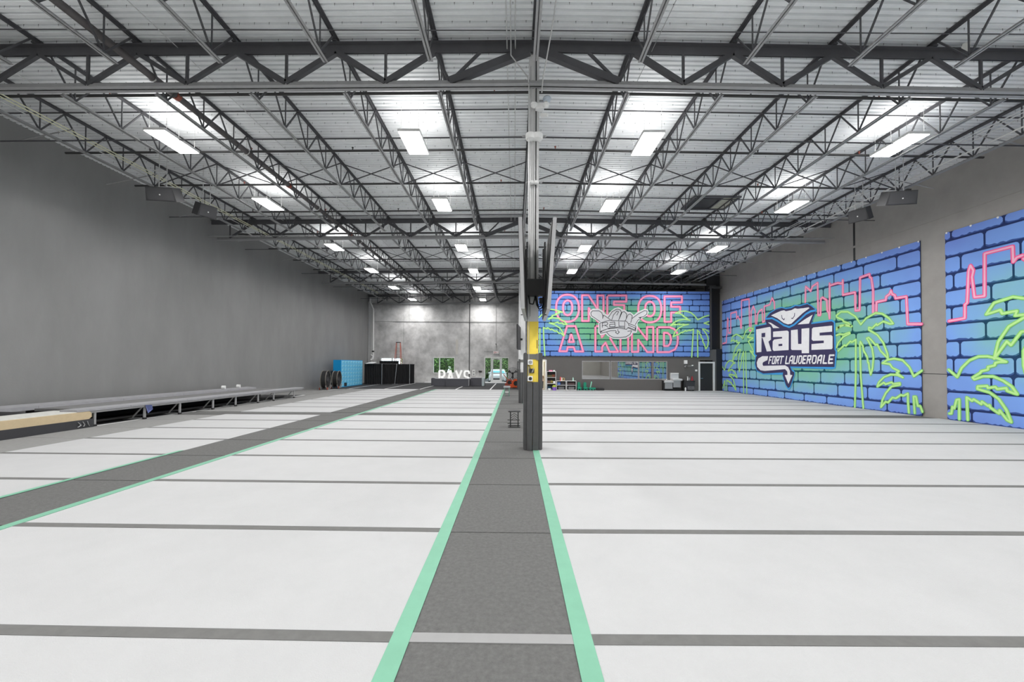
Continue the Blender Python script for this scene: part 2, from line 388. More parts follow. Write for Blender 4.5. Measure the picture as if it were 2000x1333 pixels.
# sprinkler branch pipes
for i, yp in enumerate([10.44, 13.25, 15.7, 18.5, 21.6, 24.3, 27.0, 29.7, 32.7, 35.4, 38.1, 40.8]):
    zp = 9.2; r = .038
    t = thing('sprinkler_pipe', 'black sprinkler branch pipe crossing the hall, %s from the camera' % ORD[i+1], 'pipe', (XR, yp, zp), group='sprinkler branch pipes')
    part('pipe', sloped(MB().cyl((XL+.5, yp, zp), (XR, yp, zp), r, n=8).cyl((XR, yp, zp), (XRW-.5, yp, zp), r, n=8)), M_pipe_dark, t)
    if i < 6:
        for k in range(-4, 5):
            x = XR+3.4*k+(.9 if i % 2 else -1.0)
            if abs(x) > 15: continue
            part('sprinkler_head', sloped(MB().cyl((x, yp, zp), (x, yp, zp+.13), .018, n=6).cyl((x, yp, zp+.1), (x, yp, zp+.115), .035, n=8)), M_red if k % 3 == 0 else M_pipe_dark, t)
# main sprinkler pipe
t = thing('main_sprinkler_pipe', 'thick dark main pipe running away under the roof on the left', 'pipe', (-9.0, 3, 9.1))
part('pipe', MB().cyl((-9.0, -1, 9.05), (-9.0, 41, 9.05), .085, n=12), M_brown_pipe, t, smooth=True)
for yy in (9.75, 13.2, 18, 23, 28): part('hanger_ring', MB().torus((-9.0, yy, 9.05), .1, .016, 'y', 14, 5).cyl((-9.0, yy, 9.15), (-9.0, yy, 9.5), .008, n=5), M_conduit, t)
for yy in (10.44, 15.7, 21.6): part('coupling', MB().cyl((-9.0, yy-.06, 9.05), (-9.0, yy+.06, 9.05), .105, n=12), M_red, t)
# conduits
def cond(label, pts, r=.014, m=None, g=None, n=6):
    o = part('conduit', MB().tube(pts, r, n), m or M_conduit, None); tag(o, label, 'conduit', g); return o
for i, x in enumerate((-.21, -.02)):
    cond('thin straight galvanised conduit running down the hall left of the column, the %s one' % ('left' if i == 0 else 'right'), [(x, 2, 9.35), (x, 31, 9.35)])
cond('middle galvanised conduit that bends down to the top of the near column', [(-.13, 2, 9.35), (-.12, 9.0, 9.35), (-.12, 9.05, 9.1), (.28, 9.1, 8.62), (.30, 9.13, 8.45), (.31, 9.15, 3.8)])
cond('galvanised conduit running to the right face of the near column', [(.86, 2, 9.35), (.8, 8.3, 9.35), (.62, 9.05, 8.55), (.60, 9.15, 8.3)], .016)
cond('thin lateral rod clamped across the conduits before the nearest truss', [(XL+1, 8.72, 9.36), (XR, 8.72, 9.4), (XRW-1, 8.72, 9.36)], .012, M_steel)
cond('thin dark hanging chain-like conduit right of the column, running down the hall', [(3.4, 2, 9.3), (3.0, 14, 9.3), (2.6, 20, 9.3)], .008, M_steel2)
cond('thin pale conduit beside the second joist on the left', [(-7.9, 2, 9.35), (-7.9, 30, 9.3)], .010)
cond('thin pale conduit high on the far left, nearest the pipe', [(-13.1, 5, 9.3), (-11.3, 28, 9.3)], .010)
for s, sx in (('left', -1), ('right', 1)):
    xw = -13.55 if sx < 0 else 13.9
    for i, (dx, dz, m) in enumerate(((0, 0, M_conduit), (.12, .06, M_yellow_wire if sx < 0 else M_conduit), (.2, .1, M_yellow_wire if sx < 0 else M_conduit), (-.32, -.12, M_white_paint))):
        cond('long pale cable line hung along the %s wall, %s' % (s, ['upper plain one', 'second strand, sagging slightly', 'inner strand, closest to the hall centre', 'thickest one, nearest the wall'][i]),
             [(xw-sx*dx, 4+5*q, 8.85+dz-(.03 if q % 2 else 0)) for q in range(8)], .024 if i == 3 else .016, m, 'cable lines along the %s wall' % s)
    hk = part('cable_tray_hooks', MB(), M_steel2) if False else None
    for i, yy in enumerate((11.8, 14.6, 17.8, 21.5, 25.5)):
        pts = [(xw-sx*.3, yy, 8.95), (xw+sx*1.55, yy, 8.55)]
        o = part('support_rod', MB().tube(pts, .018), M_steel2); tag(o, 'short support rod sticking out towards the %s wall, %s from the camera' % (s, ORD[i+1]), 'rod', 'support rods by the %s wall' % s)
# lateral straight bars reaching the walls near the second truss
for s, x0, x1 in (('left', -15.59, -10.2), ('right', 10.4, 16.19)):
    cond('straight horizontal tie bar fixed to the %s wall by the second truss' % s, [(x0, 20.1, 8.4), (x1, 20.1, 8.46)], .025, M_steel2)
# ------------------------------------------------ lights
rows = [(-10.8, 4), (-5.2, 4), (.5, 4), (6.1, 4), (11.85, 4), (16.5, 4), (22.6, 4), (28.2, 4), (34.6, 2), (40.9, 2)]
lx = [-10.3, -3.05, 3.95, 11.5]
me_h = MB().rbox(-.32, .32, -.64, .64, .0, .07, .03, 'z').mesh('housing', M_white_paint)
me_l = MB().box(-.29, .29, -.61, .61, -.012, .002).mesh('lens', M_lamp)
me_c = MB().cyl((0, 0, .06), (0, 0, .9), .006, n=5).mesh('chain', M_conduit)
me_rf = MB().box(-.008, .008, -.6, .6, -.03, -.012).mesh('louvre', M_white_paint)
ld = bpy.data.lights.new('lamp', 'AREA'); ld.shape = 'RECTANGLE'; ld.size = .56; ld.size_y = 1.18; ld.energy = LAMP_W; ld.color = (1, .985, .97); ld.spread = radians(158)
lu = ld.copy(); lu.energy = UP_W; lu.spread = radians(180)
vis = 0
for ri, (y, n) in enumerate(rows):
    for ci in range(n):
        x = lx[ci] + (-.35 if n == 2 else 0)+(.1 if ri > 6 else 0); z = 8.6
        rn = ri-3
        lab = 'lit rectangular high-bay lamp, %s from left in the %s row from the camera' % (ORD[ci+1], ORD[rn]) if rn > 0 else 'lit rectangular high-bay lamp out of view, column %s from left, row %s behind the frame' % (ORD[ci+1], ORD[4-ri])
        t = thing('high_bay_light', lab, 'light', (x, y, z), group='high-bay lamps under the roof')
        inst('housing', me_h, t); inst('lens', me_l, t)
        for cx in (-.25, .25):
            for cy in (-.5, .5): inst('chain', me_c, t, (cx, cy, 0))
        lo = bpy.data.objects.new('lamp_glow', ld); COL.objects.link(lo); lo.parent = t; lo.location = (0, 0, -.02)
        lo = bpy.data.objects.new('added_deck_fill', lu); COL.objects.link(lo); lo.parent = t; lo.location = (0, 0, .09); lo.rotation_euler = (pi, 0, 0)  # added fill light aimed up at the deck, not part of the fixture
# ------------------------------------------------ printed banners
def ramp_mat(name, sc, stops, dark):
    m = bpy.data.materials.new(name); m.use_nodes = True; nt = m.node_tree; b = nt.nodes['Principled BSDF']; b.inputs['Roughness'].default_value = .75
    b.inputs['Specular IOR Level'].default_value = .15
    tc = nt.nodes.new('ShaderNodeTexCoord'); mu = nt.nodes.new('ShaderNodeVectorMath'); mu.operation = 'MULTIPLY'; mu.inputs[1].default_value = sc
    ln = nt.nodes.new('ShaderNodeVectorMath'); ln.operation = 'LENGTH'; cr = nt.nodes.new('ShaderNodeValToRGB')
    nt.links.new(tc.outputs['Object'], mu.inputs[0]); nt.links.new(mu.outputs[0], ln.inputs[0])
    no = nt.nodes.new('ShaderNodeTexNoise'); no.inputs['Scale'].default_value = .9; nt.links.new(tc.outputs['Object'], no.inputs['Vector'])
    ad = nt.nodes.new('ShaderNodeMath'); ad.operation = 'MULTIPLY_ADD'; nt.links.new(no.outputs['Fac'], ad.inputs[0]); ad.inputs[1].default_value = .35
    nt.links.new(ln.outputs['Value'], ad.inputs[2]); sb = nt.nodes.new('ShaderNodeMath'); sb.operation = 'MULTIPLY'; sb.inputs[1].default_value = .5
    nt.links.new(ad.outputs[0], sb.inputs[0]); nt.links.new(sb.outputs[0], cr.inputs[0])
    el = cr.color_ramp.elements
    while len(el) > 1: el.remove(el[-1])
    for i, (p, c) in enumerate(stops):
        e = el[0] if i == 0 else el.new(p)
        e.position = p; e.color = (*[q*dark for q in srgb(*c)], 1)
    nt.links.new(cr.outputs[0], b.inputs['Base Color']); return m
STOPS = [(0, (112, 172, 130)), (.4, (118, 178, 150)), (.52, (122, 170, 190)), (.64, (116, 154, 216)), (.9, (102, 124, 194)), (1.0, (94, 106, 160))]
MORT = [(0, (22, 84, 74)), (.45, (24, 76, 84)), (.6, (40, 58, 104)), (1, (42, 44, 84))]
SHADE = [(0, (60, 125, 100)), (.45, (62, 122, 122)), (.6, (62, 88, 150)), (1, (56, 70, 128))]
B_w = ramp_mat('brick_print_wall', (0, 1/7.0, 1/3.1), STOPS, 1.3); Mo_w = ramp_mat('mortar_print_wall', (0, 1/7.0, 1/3.1), MORT, 1.2); Sh_w = ramp_mat('shade_print_wall', (0, 1/7.0, 1/3.1), SHADE, 1.2)
STO = [(0, (105, 172, 122)), (.38, (110, 174, 136)), (.5, (108, 158, 175)), (.62, (104, 142, 205)), (.95, (88, 118, 190)), (1.0, (74, 98, 168))]
B_o = ramp_mat('brick_print_office', (1/6.2, 0, 1/2.3), STO, 1.2); Mo_o = ramp_mat('mortar_print_office', (1/6.2, 0, 1/2.3), MORT, .9); Sh_o = ramp_mat('shade_print_office', (1/6.2, 0, 1/2.3), SHADE, .9)
P_pink = mat('print_pink', srgb(255, 105, 160), .7, spec=.1); P_pink2 = mat('print_pale_pink', srgb(255, 190, 215), .7, spec=.1)
P_green = mat('print_lime', srgb(150, 222, 120), .7, spec=.1); P_green2 = mat('print_pale_lime', srgb(200, 244, 160), .7, spec=.1)
P_white = mat('print_white', (.9, .9, .92), .7, spec=.1); P_halo = mat('print_sky_blue', srgb(75, 165, 230), .7, spec=.1); P_navy = mat('print_dusk_purple', srgb(70, 66, 100), .7, spec=.1)
P_ink = mat('print_black', (.03, .03, .035), .7, spec=.1); P_grey = mat('print_light_grey', (.74, .74, .76), .7, spec=.1)
class Banner:
    def __init__(s, kind, base): s.kind = kind; s.base = base
    def pt(s, p, lay):
        u, z = p[0]/100, p[1]/100
        if s.kind == 'w': return (XRW-.035-lay*.003, s.base-u, z)
        return (u, 30.93-lay*.003, z)
    def fill(s, mb, poly, lay):
        tr = tessellate_polygon([[Vector((p[0], p[1], 0)) for p in poly]])
        mb.add([s.pt(p, lay) for p in poly], [tuple(t) for t in tr])
    def stroke(s, mb, pts, w, lay, closed=False):
        pts = list(pts)+([pts[0]] if closed else [])
        for k, (a, b) in enumerate(zip(pts, pts[1:])):
            dx, dz = b[0]-a[0], b[1]-a[1]; L = math.hypot(dx, dz)
            if L < .5: continue
            nx, nz = -dz/L*w/2, dx/L*w/2
            mb.add([s.pt(q, lay+.12*(k % 4)) for q in ((a[0]+nx, a[1]+nz), (b[0]+nx, b[1]+nz), (b[0]-nx, b[1]-nz), (a[0]-nx, a[1]-nz))], [(0, 1, 2, 3)])
        for k, a in enumerate(pts):
            mb.add([s.pt((a[0]+w/2*cos(pi*i/4), a[1]+w/2*sin(pi*i/4)), lay+.55+.1*(k % 3)) for i in range(8)], [tuple(range(8))])
    def bricks(s, mbb, mbs, joints, mort, ztop, zbot, u0, u1, rj, rh):
        rnd = random.Random(3)
        zs = [ztop+6]+mort+[zbot-6]
        for r, js in enumerate(joints):
            za, zb = zs[r], zs[r+1]
            js = [u0-40]+[j for j in js if u0+8 < j < u1-8]+[u1+40]
            for a, b in zip(js, js[1:]):
                x0, x1 = max(a+rj, u0), min(b-rj, u1); t, bt = min(za-rh*.5, ztop), max(zb+rh*1.1, zbot)
                if t-bt < 6 or x1-x0 < 6: continue
                c = min(rh*1.6, (x1-x0)/3, (t-bt)/3)
                n = max(3, int((x1-x0)/9)); wav = [(x0+c+(x1-x0-2*c)*i/n, bt+(rnd.random()**2)*rh*.9) for i in range(n+1)]
                poly = [(x0, t-c), (x0+c*.4, t-c*.25), (x0+c, t), (x1-c, t), (x1-c*.4, t-c*.25), (x1, t-c), (x1, bt+c)]+wav[::-1]+[(x0, bt+c)]
                s.fill(mbb, poly, 2)
                sh = [(x0, bt+c*1.6), (x1, bt+c*1.6), (x1, bt+c*.3), (x1-c, bt-rh*.45), (x0+c, bt-rh*.45), (x0, bt+c*.3)]
                s.fill(mbs, sh, 1)
TR = {'off_pink':[[(499,637),(497,608),(491,586),(482,567),(469,551),(453,540),(434,533),(410,531),(386,533),(367,539),(351,551),(338,566),(329,585),(323,607),(321,636),(323,665),(328,687),(338,706),(351,721),(366,733),(385,740),(410,742),(434,740),(453,733),(469,722),(481,707),(491,688),(497,665)],[(447,640),(446,624),(444,612),(440,602),(435,594),(429,587),(421,584),(411,582),(402,584),(394,587),(387,593),(382,602),(378,612),(376,624),(375,640),(376,655),(378,668),(382,678),(387,686),(394,692),(401,696),(411,698),(421,696),(428,693),(435,687),(440,678),(444,668),(446,656)],[(523,738),(573,739),(645,628),(642,737),(690,737),(690,534),(645,534),(575,639),(575,538),(524,538)],[(719,737),(867,738),(867,690),(771,690),(771,665),(851,663),(851,616),(771,616),(771,584),(867,585),(867,535),(719,534)],[(1140,633),(1138,605),(1132,583),(1123,564),(1110,549),(1094,538),(1074,532),(1050,529),(1026,531),(1007,538),(991,549),(978,564),(968,582),(962,604),(960,632),(962,660),(968,682),(978,701),(991,716),(1007,727),(1026,734),(1050,736),(1075,734),(1094,728),(1110,717),(1123,702),(1132,683),(1138,661)],[(1088,633),(1087,618),(1085,606),(1081,596),(1075,588),(1069,582),(1061,578),(1051,577),(1041,578),(1033,581),(1027,587),(1021,595),(1017,606),(1015,618),(1014,633),(1015,648),(1017,661),(1021,671),(1027,679),(1033,685),(1041,689),(1051,690),(1061,689),(1069,685),(1076,679),(1081,671),(1085,661),(1087,649)],[(1165,732),(1300,733),(1300,686),(1217,685),(1216,652),(1286,652),(1286,607),(1216,607),(1216,535),(1165,534)],[(407,497),(472,497),(533,300),(470,300),(459,333),(412,333),(405,301),(347,301)],[(439,439),(459,374),(421,373)],[(627,498),(676,498),(677,411),(739,498),(802,499),(742,404),(804,299),(737,299),(706,370),(679,336),(679,301),(627,300)],[(822,494),(882,495),(882,299),(822,299)],[(911,495),(951,495),(1028,394),(1028,493),(1077,493),(1077,298),(1030,298),(960,394),(960,300),(911,299)],[(1108,491),(1203,492),(1239,478),(1261,452),(1268,407),(1265,362),(1247,321),(1202,299),(1108,298)],[(1160,449),(1189,447),(1209,429),(1215,397),(1209,366),(1191,346),(1160,346)]],'off_green':[[(1508,586),(1468,574),(1423,551),(1396,585),(1369,607),(1329,618),(1284,616),(1248,602),(1284,598),(1315,582),(1306,580),(1342,562),(1329,560),(1364,547),(1320,554),(1275,548),(1239,530),(1212,505),(1248,517),(1243,510),(1284,519),(1279,512),(1315,517),(1310,511),(1351,515),(1310,506),(1270,483),(1243,452),(1232,418),(1265,436),(1265,431),(1297,454),(1301,450),(1328,468),(1333,461),(1360,472),(1362,466),(1389,477),(1384,407),(1375,261)],[(1422,262),(1420,470),(1438,453),(1436,444),(1449,430),(1447,417),(1463,399),(1460,385),(1472,363),(1485,325),(1498,345),(1504,381),(1501,417),(1485,448),(1459,480),(1481,477),(1508,460)],[(1508,538),(1472,525),(1508,514)],[(189,563),(211,586)],[(245,626),(285,627),(326,620),(371,605),(335,607),(348,600),(317,593),(326,586),(290,579),(295,573),(259,550),(295,561),(340,557),(380,537),(407,510),(376,512),(371,521),(340,519),(335,528),(308,519),(268,521),(313,505),(349,483),(371,452),(383,420),(358,443),(344,440),(326,460),(313,456),(286,474),(281,467),(254,485),(250,474),(223,485),(226,402),(235,267)],[(196,476),(195,285)]],'hand_out':[(584,592),(589,617),(609,629),(654,629),(681,615),(699,593),(723,577),(748,611),(775,634),(807,642),(834,625),(856,621),(878,605),(896,605),(917,589),(923,578),(959,608),(1009,630),(1031,626),(1037,608),(1022,581),(973,558),(948,522),(953,495),(944,452),(914,450),(896,423),(861,405),(807,401),(762,406),(726,424),(708,442),(668,431),(652,449),(654,521),(663,532),(595,570)],'hand_lines':[[(663,533),(595,579),(591,601),(604,617),(654,617),(676,602),(685,575),(682,557),(690,584),(717,566),(744,548)],[(728,566),(757,611),(793,630),(820,624),(829,607),(807,544)],[(753,546),(766,584),(793,616),(807,611),(793,584)],[(811,553),(834,607),(851,612),(869,594),(867,558),(856,537)],[(867,558),(878,585),(896,594),(913,580),(910,558),(901,526)],[(911,558),(959,594),(1009,621),(1029,617),(1027,594),(1000,572),(964,567),(982,564),(957,545),(937,511)],[(661,521),(730,543),(869,537),(878,522),(941,499),(939,461),(878,486),(869,474),(798,485),(717,476),(663,453),(661,521)],[(672,453),(685,464),(739,484),(807,492),(852,488)],[(665,443),(712,453),(748,463),(784,464),(789,453),(782,449),(800,437),(813,454),(804,455),(800,474)],[(665,443),(667,455),(674,462)],[(715,449),(735,427),(766,411),(816,409),(865,416),(896,436),(908,463),(878,459)],[(680,487),(680,522),(715,529),(722,521),(719,508),(681,502)],[(699,505),(724,490)],[(739,526),(777,531),(780,495),(738,493),(737,511),(779,514)],[(809,533),(810,498),(852,497)],[(854,531),(854,477),(836,479)],[(932,502),(887,519),(884,506),(937,485),(934,470),(881,491)]],'logo':{'halo':[(535,504),(580,536),(647,551),(697,554),(728,543),(775,541),(810,549),(843,542),(907,545),(942,526),(976,499),(959,468),(939,433),(1078,434),(1097,421),(1100,280),(1108,270),(1096,186),(1075,181),(777,185),(806,164),(806,144),(771,70),(753,55),(729,72),(705,120),(699,143),(513,139),(447,157),(419,198),(429,259),(412,273),(423,464),(541,468)],'dark':[(545,503),(587,529),(647,545),(697,547),(734,535),(781,534),(815,542),(848,535),(907,539),(937,522),(971,496),(967,486),(949,458),(934,425),(1075,425),(1088,417),(1091,281),(1098,270),(1090,192),(766,193),(783,167),(801,160),(800,144),(765,74),(749,66),(729,84),(702,139),(705,157),(513,146),(447,166),(429,208),(437,254),(450,265),(429,273),(435,459),(552,462),(538,490)],'stripe':[(542,498),(607,495),(659,472),(715,440),(762,425),(803,435),(853,461),(896,485),(932,495),(969,495)],'white':[[(597,514),(646,523),(691,530),(719,530),(734,522),(781,522),(810,529),(832,523),(881,520),(917,519),(925,514),(875,494),(820,465),(780,443),(751,442),(715,454),(659,488)],[(947,475),(890,457),(831,433),(919,429)],[(566,473),(593,469),(633,448),(677,427),(616,432),(600,453)],[(442,439),(586,443),(595,434),(595,362),(570,350),(599,289),(553,288),(510,379),(500,379),(497,287),(445,285)],[(616,410),(745,406),(758,398),(756,290),(621,289),(610,298),(612,350),(625,360),(699,362),(699,371),(615,376)],[(777,405),(832,405),(835,322),(861,321),(863,406),(922,405),(918,267),(863,268),(862,286),(784,289),(776,296)],[(941,399),(951,405),(1079,403),(1078,372),(995,373),(995,358),(1072,355),(1081,348),(1080,288),(1074,283),(936,284),(937,316),(1023,317),(1023,330),(948,333),(938,341)],[(567,258),(558,232),(535,226),(514,219),(508,208),(514,196),(724,200),(751,189),(766,167),(767,145),(786,143),(752,91),(721,141),(745,144),(743,163),(724,177),(531,163),(485,167),(451,189),(446,217),(463,244),(507,259)]],'holes':[[(500,409),(539,409),(537,382),(500,382)],[(667,330),(701,330),(701,317),(667,317)]],'eyes':[[(697,502),(700,485),(718,472),(723,480)],[(809,500),(807,485),(793,472),(783,474)]],'text':[[(571,211),(584,253),(604,253)],[(578,233),(593,233)],[(604,211),(616,253),(638,253),(626,211),(604,211)],[(639,211),(651,253),(673,253),(667,232),(645,232)],[(656,232),(661,211)],[(681,253),(712,253)],[(696,253),(685,211)],[(739,253),(728,211),(749,211)],[(759,211),(768,244),(780,253),(794,253),(784,211)],[(764,228),(788,228)],[(807,252),(796,211),(820,212),(830,252)],[(834,212),(844,252),(862,252),(864,244),(858,220),(852,212),(834,212)],[(898,252),(878,252),(868,212),(888,212)],[(873,232),(889,232)],[(901,212),(911,252),(933,252),(929,232),(906,232)],[(918,232),(924,212)],[(939,212),(948,252),(968,252),(971,244),(966,220),(959,212),(939,212)],[(978,212),(986,244),(997,252),(1010,252),(1001,212)],[(982,228),(1005,228)],[(1026,252),(1017,212),(1039,212)],[(1088,252),(1061,252),(1053,212),(1079,213)],[(1057,232),(1078,232)]]},'pink':[[(11,367),(37,369),(63,372),(64,421),(71,425),(77,537),(83,557),(92,537),(87,514),(94,442),(124,441),(126,587),(203,589),(204,538),(213,550),(228,553)],[(105,426),(110,579),(197,576),(200,530),(230,542),(251,521),(256,466),(267,465),(268,661),(360,657),(363,439),(380,432),(384,570),(408,599),(429,564),(431,479)],[(445,477),(454,538),(473,558),(504,566),(508,482),(530,485),(526,581),(582,584),(605,623),(627,591),(628,548)],[(890,552),(894,638),(932,606),(943,629),(981,641),(983,468)],[(984,468),(999,466),(1003,553),(1014,557),(1042,539),(1045,484),(1055,470),(1060,441)],[(1060,441),(1062,621)],[(1061,608),(1071,611),(1113,613),(1141,605),(1144,621),(1144,548),(1214,548),(1215,461),(1238,460),(1242,612),(1291,617),(1293,603),(1301,597),(1309,540),(1308,439)],[(1323,433),(1325,484),(1370,486),(1372,501),(1388,509),(1394,523),(1399,507),(1412,499),(1414,486),(1461,486),(1465,372),(1521,366)]],'green':[[(1105,387),(1147,398),(1193,387),(1176,405),(1147,416),(1142,425),(1106,442),(1104,451),(1132,466),(1172,461),(1215,433),(1244,392),(1273,418),(1321,436),(1353,428),(1384,405),(1403,380),(1388,380),(1365,391),(1357,394),(1328,380),(1324,386),(1303,369),(1286,374),(1286,363),(1328,337),(1356,301),(1375,252),(1378,229)],[(1378,231),(1343,265),(1327,295),(1319,292),(1298,316),(1285,328),(1274,325),(1285,309),(1302,278),(1308,236),(1303,190),(1293,159),(1286,190),(1284,213),(1280,213),(1276,240),(1269,252),(1258,268),(1254,291),(1241,312),(1238,296),(1241,150),(1253,4)],[(1112,272),(1150,300),(1160,296),(1185,317),(1194,312),(1216,323),(1214,149),(1207,3)],[(1102,351),(1121,356),(1146,352),(1181,360),(1183,354),(1146,342),(1115,315),(1102,290)],[(1103,379),(1126,398),(1161,399),(1195,389)],[(1520,181),(1488,157),(1470,195),(1442,223),(1405,230),(1374,225),(1351,211),(1386,207),(1397,191),(1427,177),(1416,169),(1443,151),(1419,161),(1389,162),(1358,150),(1333,126),(1325,107),(1357,126),(1365,119),(1393,129),(1400,122),(1430,127),(1430,120),(1392,111),(1365,80),(1349,49),(1342,17),(1364,43),(1376,41),(1396,64),(1411,62),(1433,78),(1444,75),(1463,86),(1463,53),(1466,8)],[(1490,9),(1486,75),(1496,76),(1502,39),(1512,40),(1520,18)],[(287,386),(256,406),(202,425),(151,413),(128,377),(168,387),(173,374),(212,378),(207,363),(245,364),(190,330),(161,281),(149,225),(184,281),(195,268),(222,310),(255,312),(227,249),(227,201),(237,152),(264,219),(265,249),(291,296),(289,4)],[(317,295),(321,159),(329,4)],[(287,386),(313,432),(358,457),(407,447),(368,415),(338,394),(406,384),(348,364),(367,346),(415,286),(367,299),(424,258)],[(8,186),(36,159),(51,193),(76,220),(104,233),(131,233),(160,225),(182,214),(164,214),(152,211),(150,202),(131,197),(131,188),(111,182),(108,176),(85,159),(90,153),(116,164),(145,165),(172,152),(195,134),(209,110),(201,112),(183,119),(181,128),(156,123),(151,130),(130,125),(128,132),(100,129),(99,120),(135,110),(160,90),(180,56),(192,18),(182,23),(166,46),(162,53),(160,42),(136,59),(134,67),(129,64),(112,77),(110,68),(87,83),(82,77),(66,88),(68,8)],[(41,7),(42,79),(33,76),(25,44),(19,49),(15,24),(8,23)]]}
JW = [[21, 181, 330, 409, 577, 740, 900, 975, 1135, 1222], [126, 287, 448, 613, 770, 930, 1089, 1260, 1421], [52, 223, 380, 540, 695, 860, 1019, 1180, 1344, 1512], [28, 204, 364, 525, 685, 845, 920, 1070, 1148, 1229, 1399],
      [143, 300, 460, 620, 780, 940, 1101, 1274, 1433], [20, 184, 344, 505, 665, 820, 1020, 1197, 1359], [126, 287, 450, 610, 810, 970, 1131, 1217, 1385], [46, 218, 378, 540, 700, 860, 1020, 1098, 1258, 1419],
      [24, 204, 380, 540, 700, 860, 1022, 1181, 1342, 1512], [139, 199, 360, 437, 590, 750, 829, 996, 1149, 1234, 1400], [143, 305, 468, 630, 790, 949, 1107, 1275, 1434], [80, 240, 403, 555, 714, 875, 1036, 1203, 1370]]
MW = [666, 604, 541, 479, 417, 354, 291, 229, 166, 104, 42]
JO = [[307, 465, 629, 791, 864, 1026, 1185, 1340], [341, 496, 663, 820, 981, 1138, 1295, 1450], [270, 425, 586, 743, 906, 1063, 1221, 1383], [245, 404, 481, 712, 876, 1041, 1198, 1358, 1437], [200, 353, 512, 672, 832, 992, 1149, 1311, 1468],
      [281, 436, 602, 760, 920, 1077, 1239, 1394], [232, 391, 465, 629, 787, 945, 1025, 1183, 1257, 1418], [340, 497, 657, 817, 978, 1135, 1292, 1450], [266, 416, 587, 745, 902, 1061, 1220, 1380], [244, 401, 477, 641, 800, 960, 1036, 1195, 1274, 1430],
      [349, 508, 672, 830, 992, 1151, 1310, 1470], [275, 437, 600, 755, 918, 1075, 1234, 1390]]
MO = [750-45*i for i in range(11)]
def draw(b, t, name, strokes, w1, w2, m1, m2, lay, closed=False):
    for s in strokes:
        a, c = MB(), MB(); b.stroke(a, s, w1, lay, closed); b.stroke(c, s, w2, lay+1, closed)
        o = part(name, a, m1, t); part('tube_core', c, m2, o)
def wall_banner(base, label):
    b = Banner('w', base)
    t = thing('wall_banner', label, 'banner', (XRW-.03, base-7.59, 3.5), group='printed brick banners on the right wall')
    part('cloth', MB().box(XRW-.03, XRW-.02, base-15.18, base, .02, 7.0), Mo_w, t)
    mb, ms = MB(), MB(); b.bricks(mb, ms, JW, MW, 700, 2, 0, 1518, 3.0, 5.5)
    part('brick_print', mb, B_w, t, kind='stuff'); part('brick_shading_print', ms, Sh_w, t, kind='stuff')
    draw(b, t, 'skyline_print', [TR['pink'][0], TR['pink'][1][4:]]+TR['pink'][2:], 13, 6, P_pink, P_pink2, 3)
    draw(b, t, 'palm_print', TR['green'], 12, 6, P_green, P_green2, 5)
    L = TR['logo']
    mb = MB(); b.fill(mb, L['halo'], 8); lg = part('logo_print', mb, P_halo, t)
    mb = MB(); b.fill(mb, L['dark'], 9); part('logo_shadow', mb, P_navy, lg)
    mb = MB(); b.stroke(mb, L['stripe'], 11, 10); part('logo_stripe', mb, P_halo, lg)
    for p, nm in zip(L['white'], ['ray_head', 'ray_wing', 'ray_wing', 'letter', 'letter', 'letter', 'letter', 'ray_tail']):
        mb = MB(); b.fill(mb, p, 11); part(nm, mb, P_white, lg)
    i = 0
    for n in (2, 1, 2, 2, 1, 2, 1, 1, 2, 2, 1, 2, 1, 2):
        mb = MB()
        for p in L['text'][i:i+n]: b.stroke(mb, p, 9, 11)
        i += n; part('small_letter', mb, P_white, lg)
    for p in L['holes']: mb = MB(); b.fill(mb, p, 12); part('letter_counter', mb, P_navy, lg)
    for p in L['eyes']: mb = MB(); b.stroke(mb, p, 5, 12); part('ray_eye', mb, P_navy, lg)
    me = MB().cyl((-.012, 0, 0), (.01, 0, 0), .035, n=8).mesh('grommet', M_white_plastic)
    for i in range(20): inst('grommet', me, t, (-.005, -7.53+i*15.06/19, 3.48))
wall_banner(31.0, 'blue brick-print banner on the right wall showing the whole RAYS FORT LAUDERDALE logo')
wall_banner(14.9, 'nearer brick-print banner on the right wall, cut off by the photo edge')
# hanging banner above the office
b = Banner('o', 0)
t = thing('hanging_banner', 'wide blue and green brick-print banner reading ONE OF A KIND in pink above the windows', 'banner', (8.5, 30.94, 5.0))
part('cloth', MB().box(1.7, 15.16, 30.935, 30.945, 2.64, 7.72), Mo_o, t)
mb, ms = MB(), MB(); b.bricks(mb, ms, JO, MO, 771, 265, 171, 1515, 2.6, 4.0)
part('brick_print', mb, B_o, t, kind='stuff'); part('brick_shading_print', ms, Sh_o, t, kind='stuff')
draw(b, t, 'lettering', TR['off_pink'], 17, 7, P_pink, P_pink2, 3, True)
draw(b, t, 'palm_print', TR['off_green'], 11, 6, P_green, P_green2, 5)
mb = MB(); b.fill(mb, TR['hand_out'], 8); b.stroke(mb, TR['hand_out'], 8, 8, True); hd = part('hand_sign_print', mb, P_white, t)
mb = MB(); b.fill(mb, TR['hand_out'], 9); part('hand_fill', mb, P_grey, hd)
mb = MB()
for p in TR['hand_lines']: b.stroke(mb, p, 4.2, 10)
part('hand_outline', mb, P_ink, hd, kind='stuff')
part('top_batten', MB().cyl((1.7, 31.0, 7.72), (15.2, 31.0, 7.74), .04), M_steel, t)
me = MB().cyl((0, 0, 0), (0, 0, .85), .006, n=4).mesh('cord', M_steel)
for i in range(10): inst('cord', me, t, (-6.3+i*1.4, .06, 2.72))
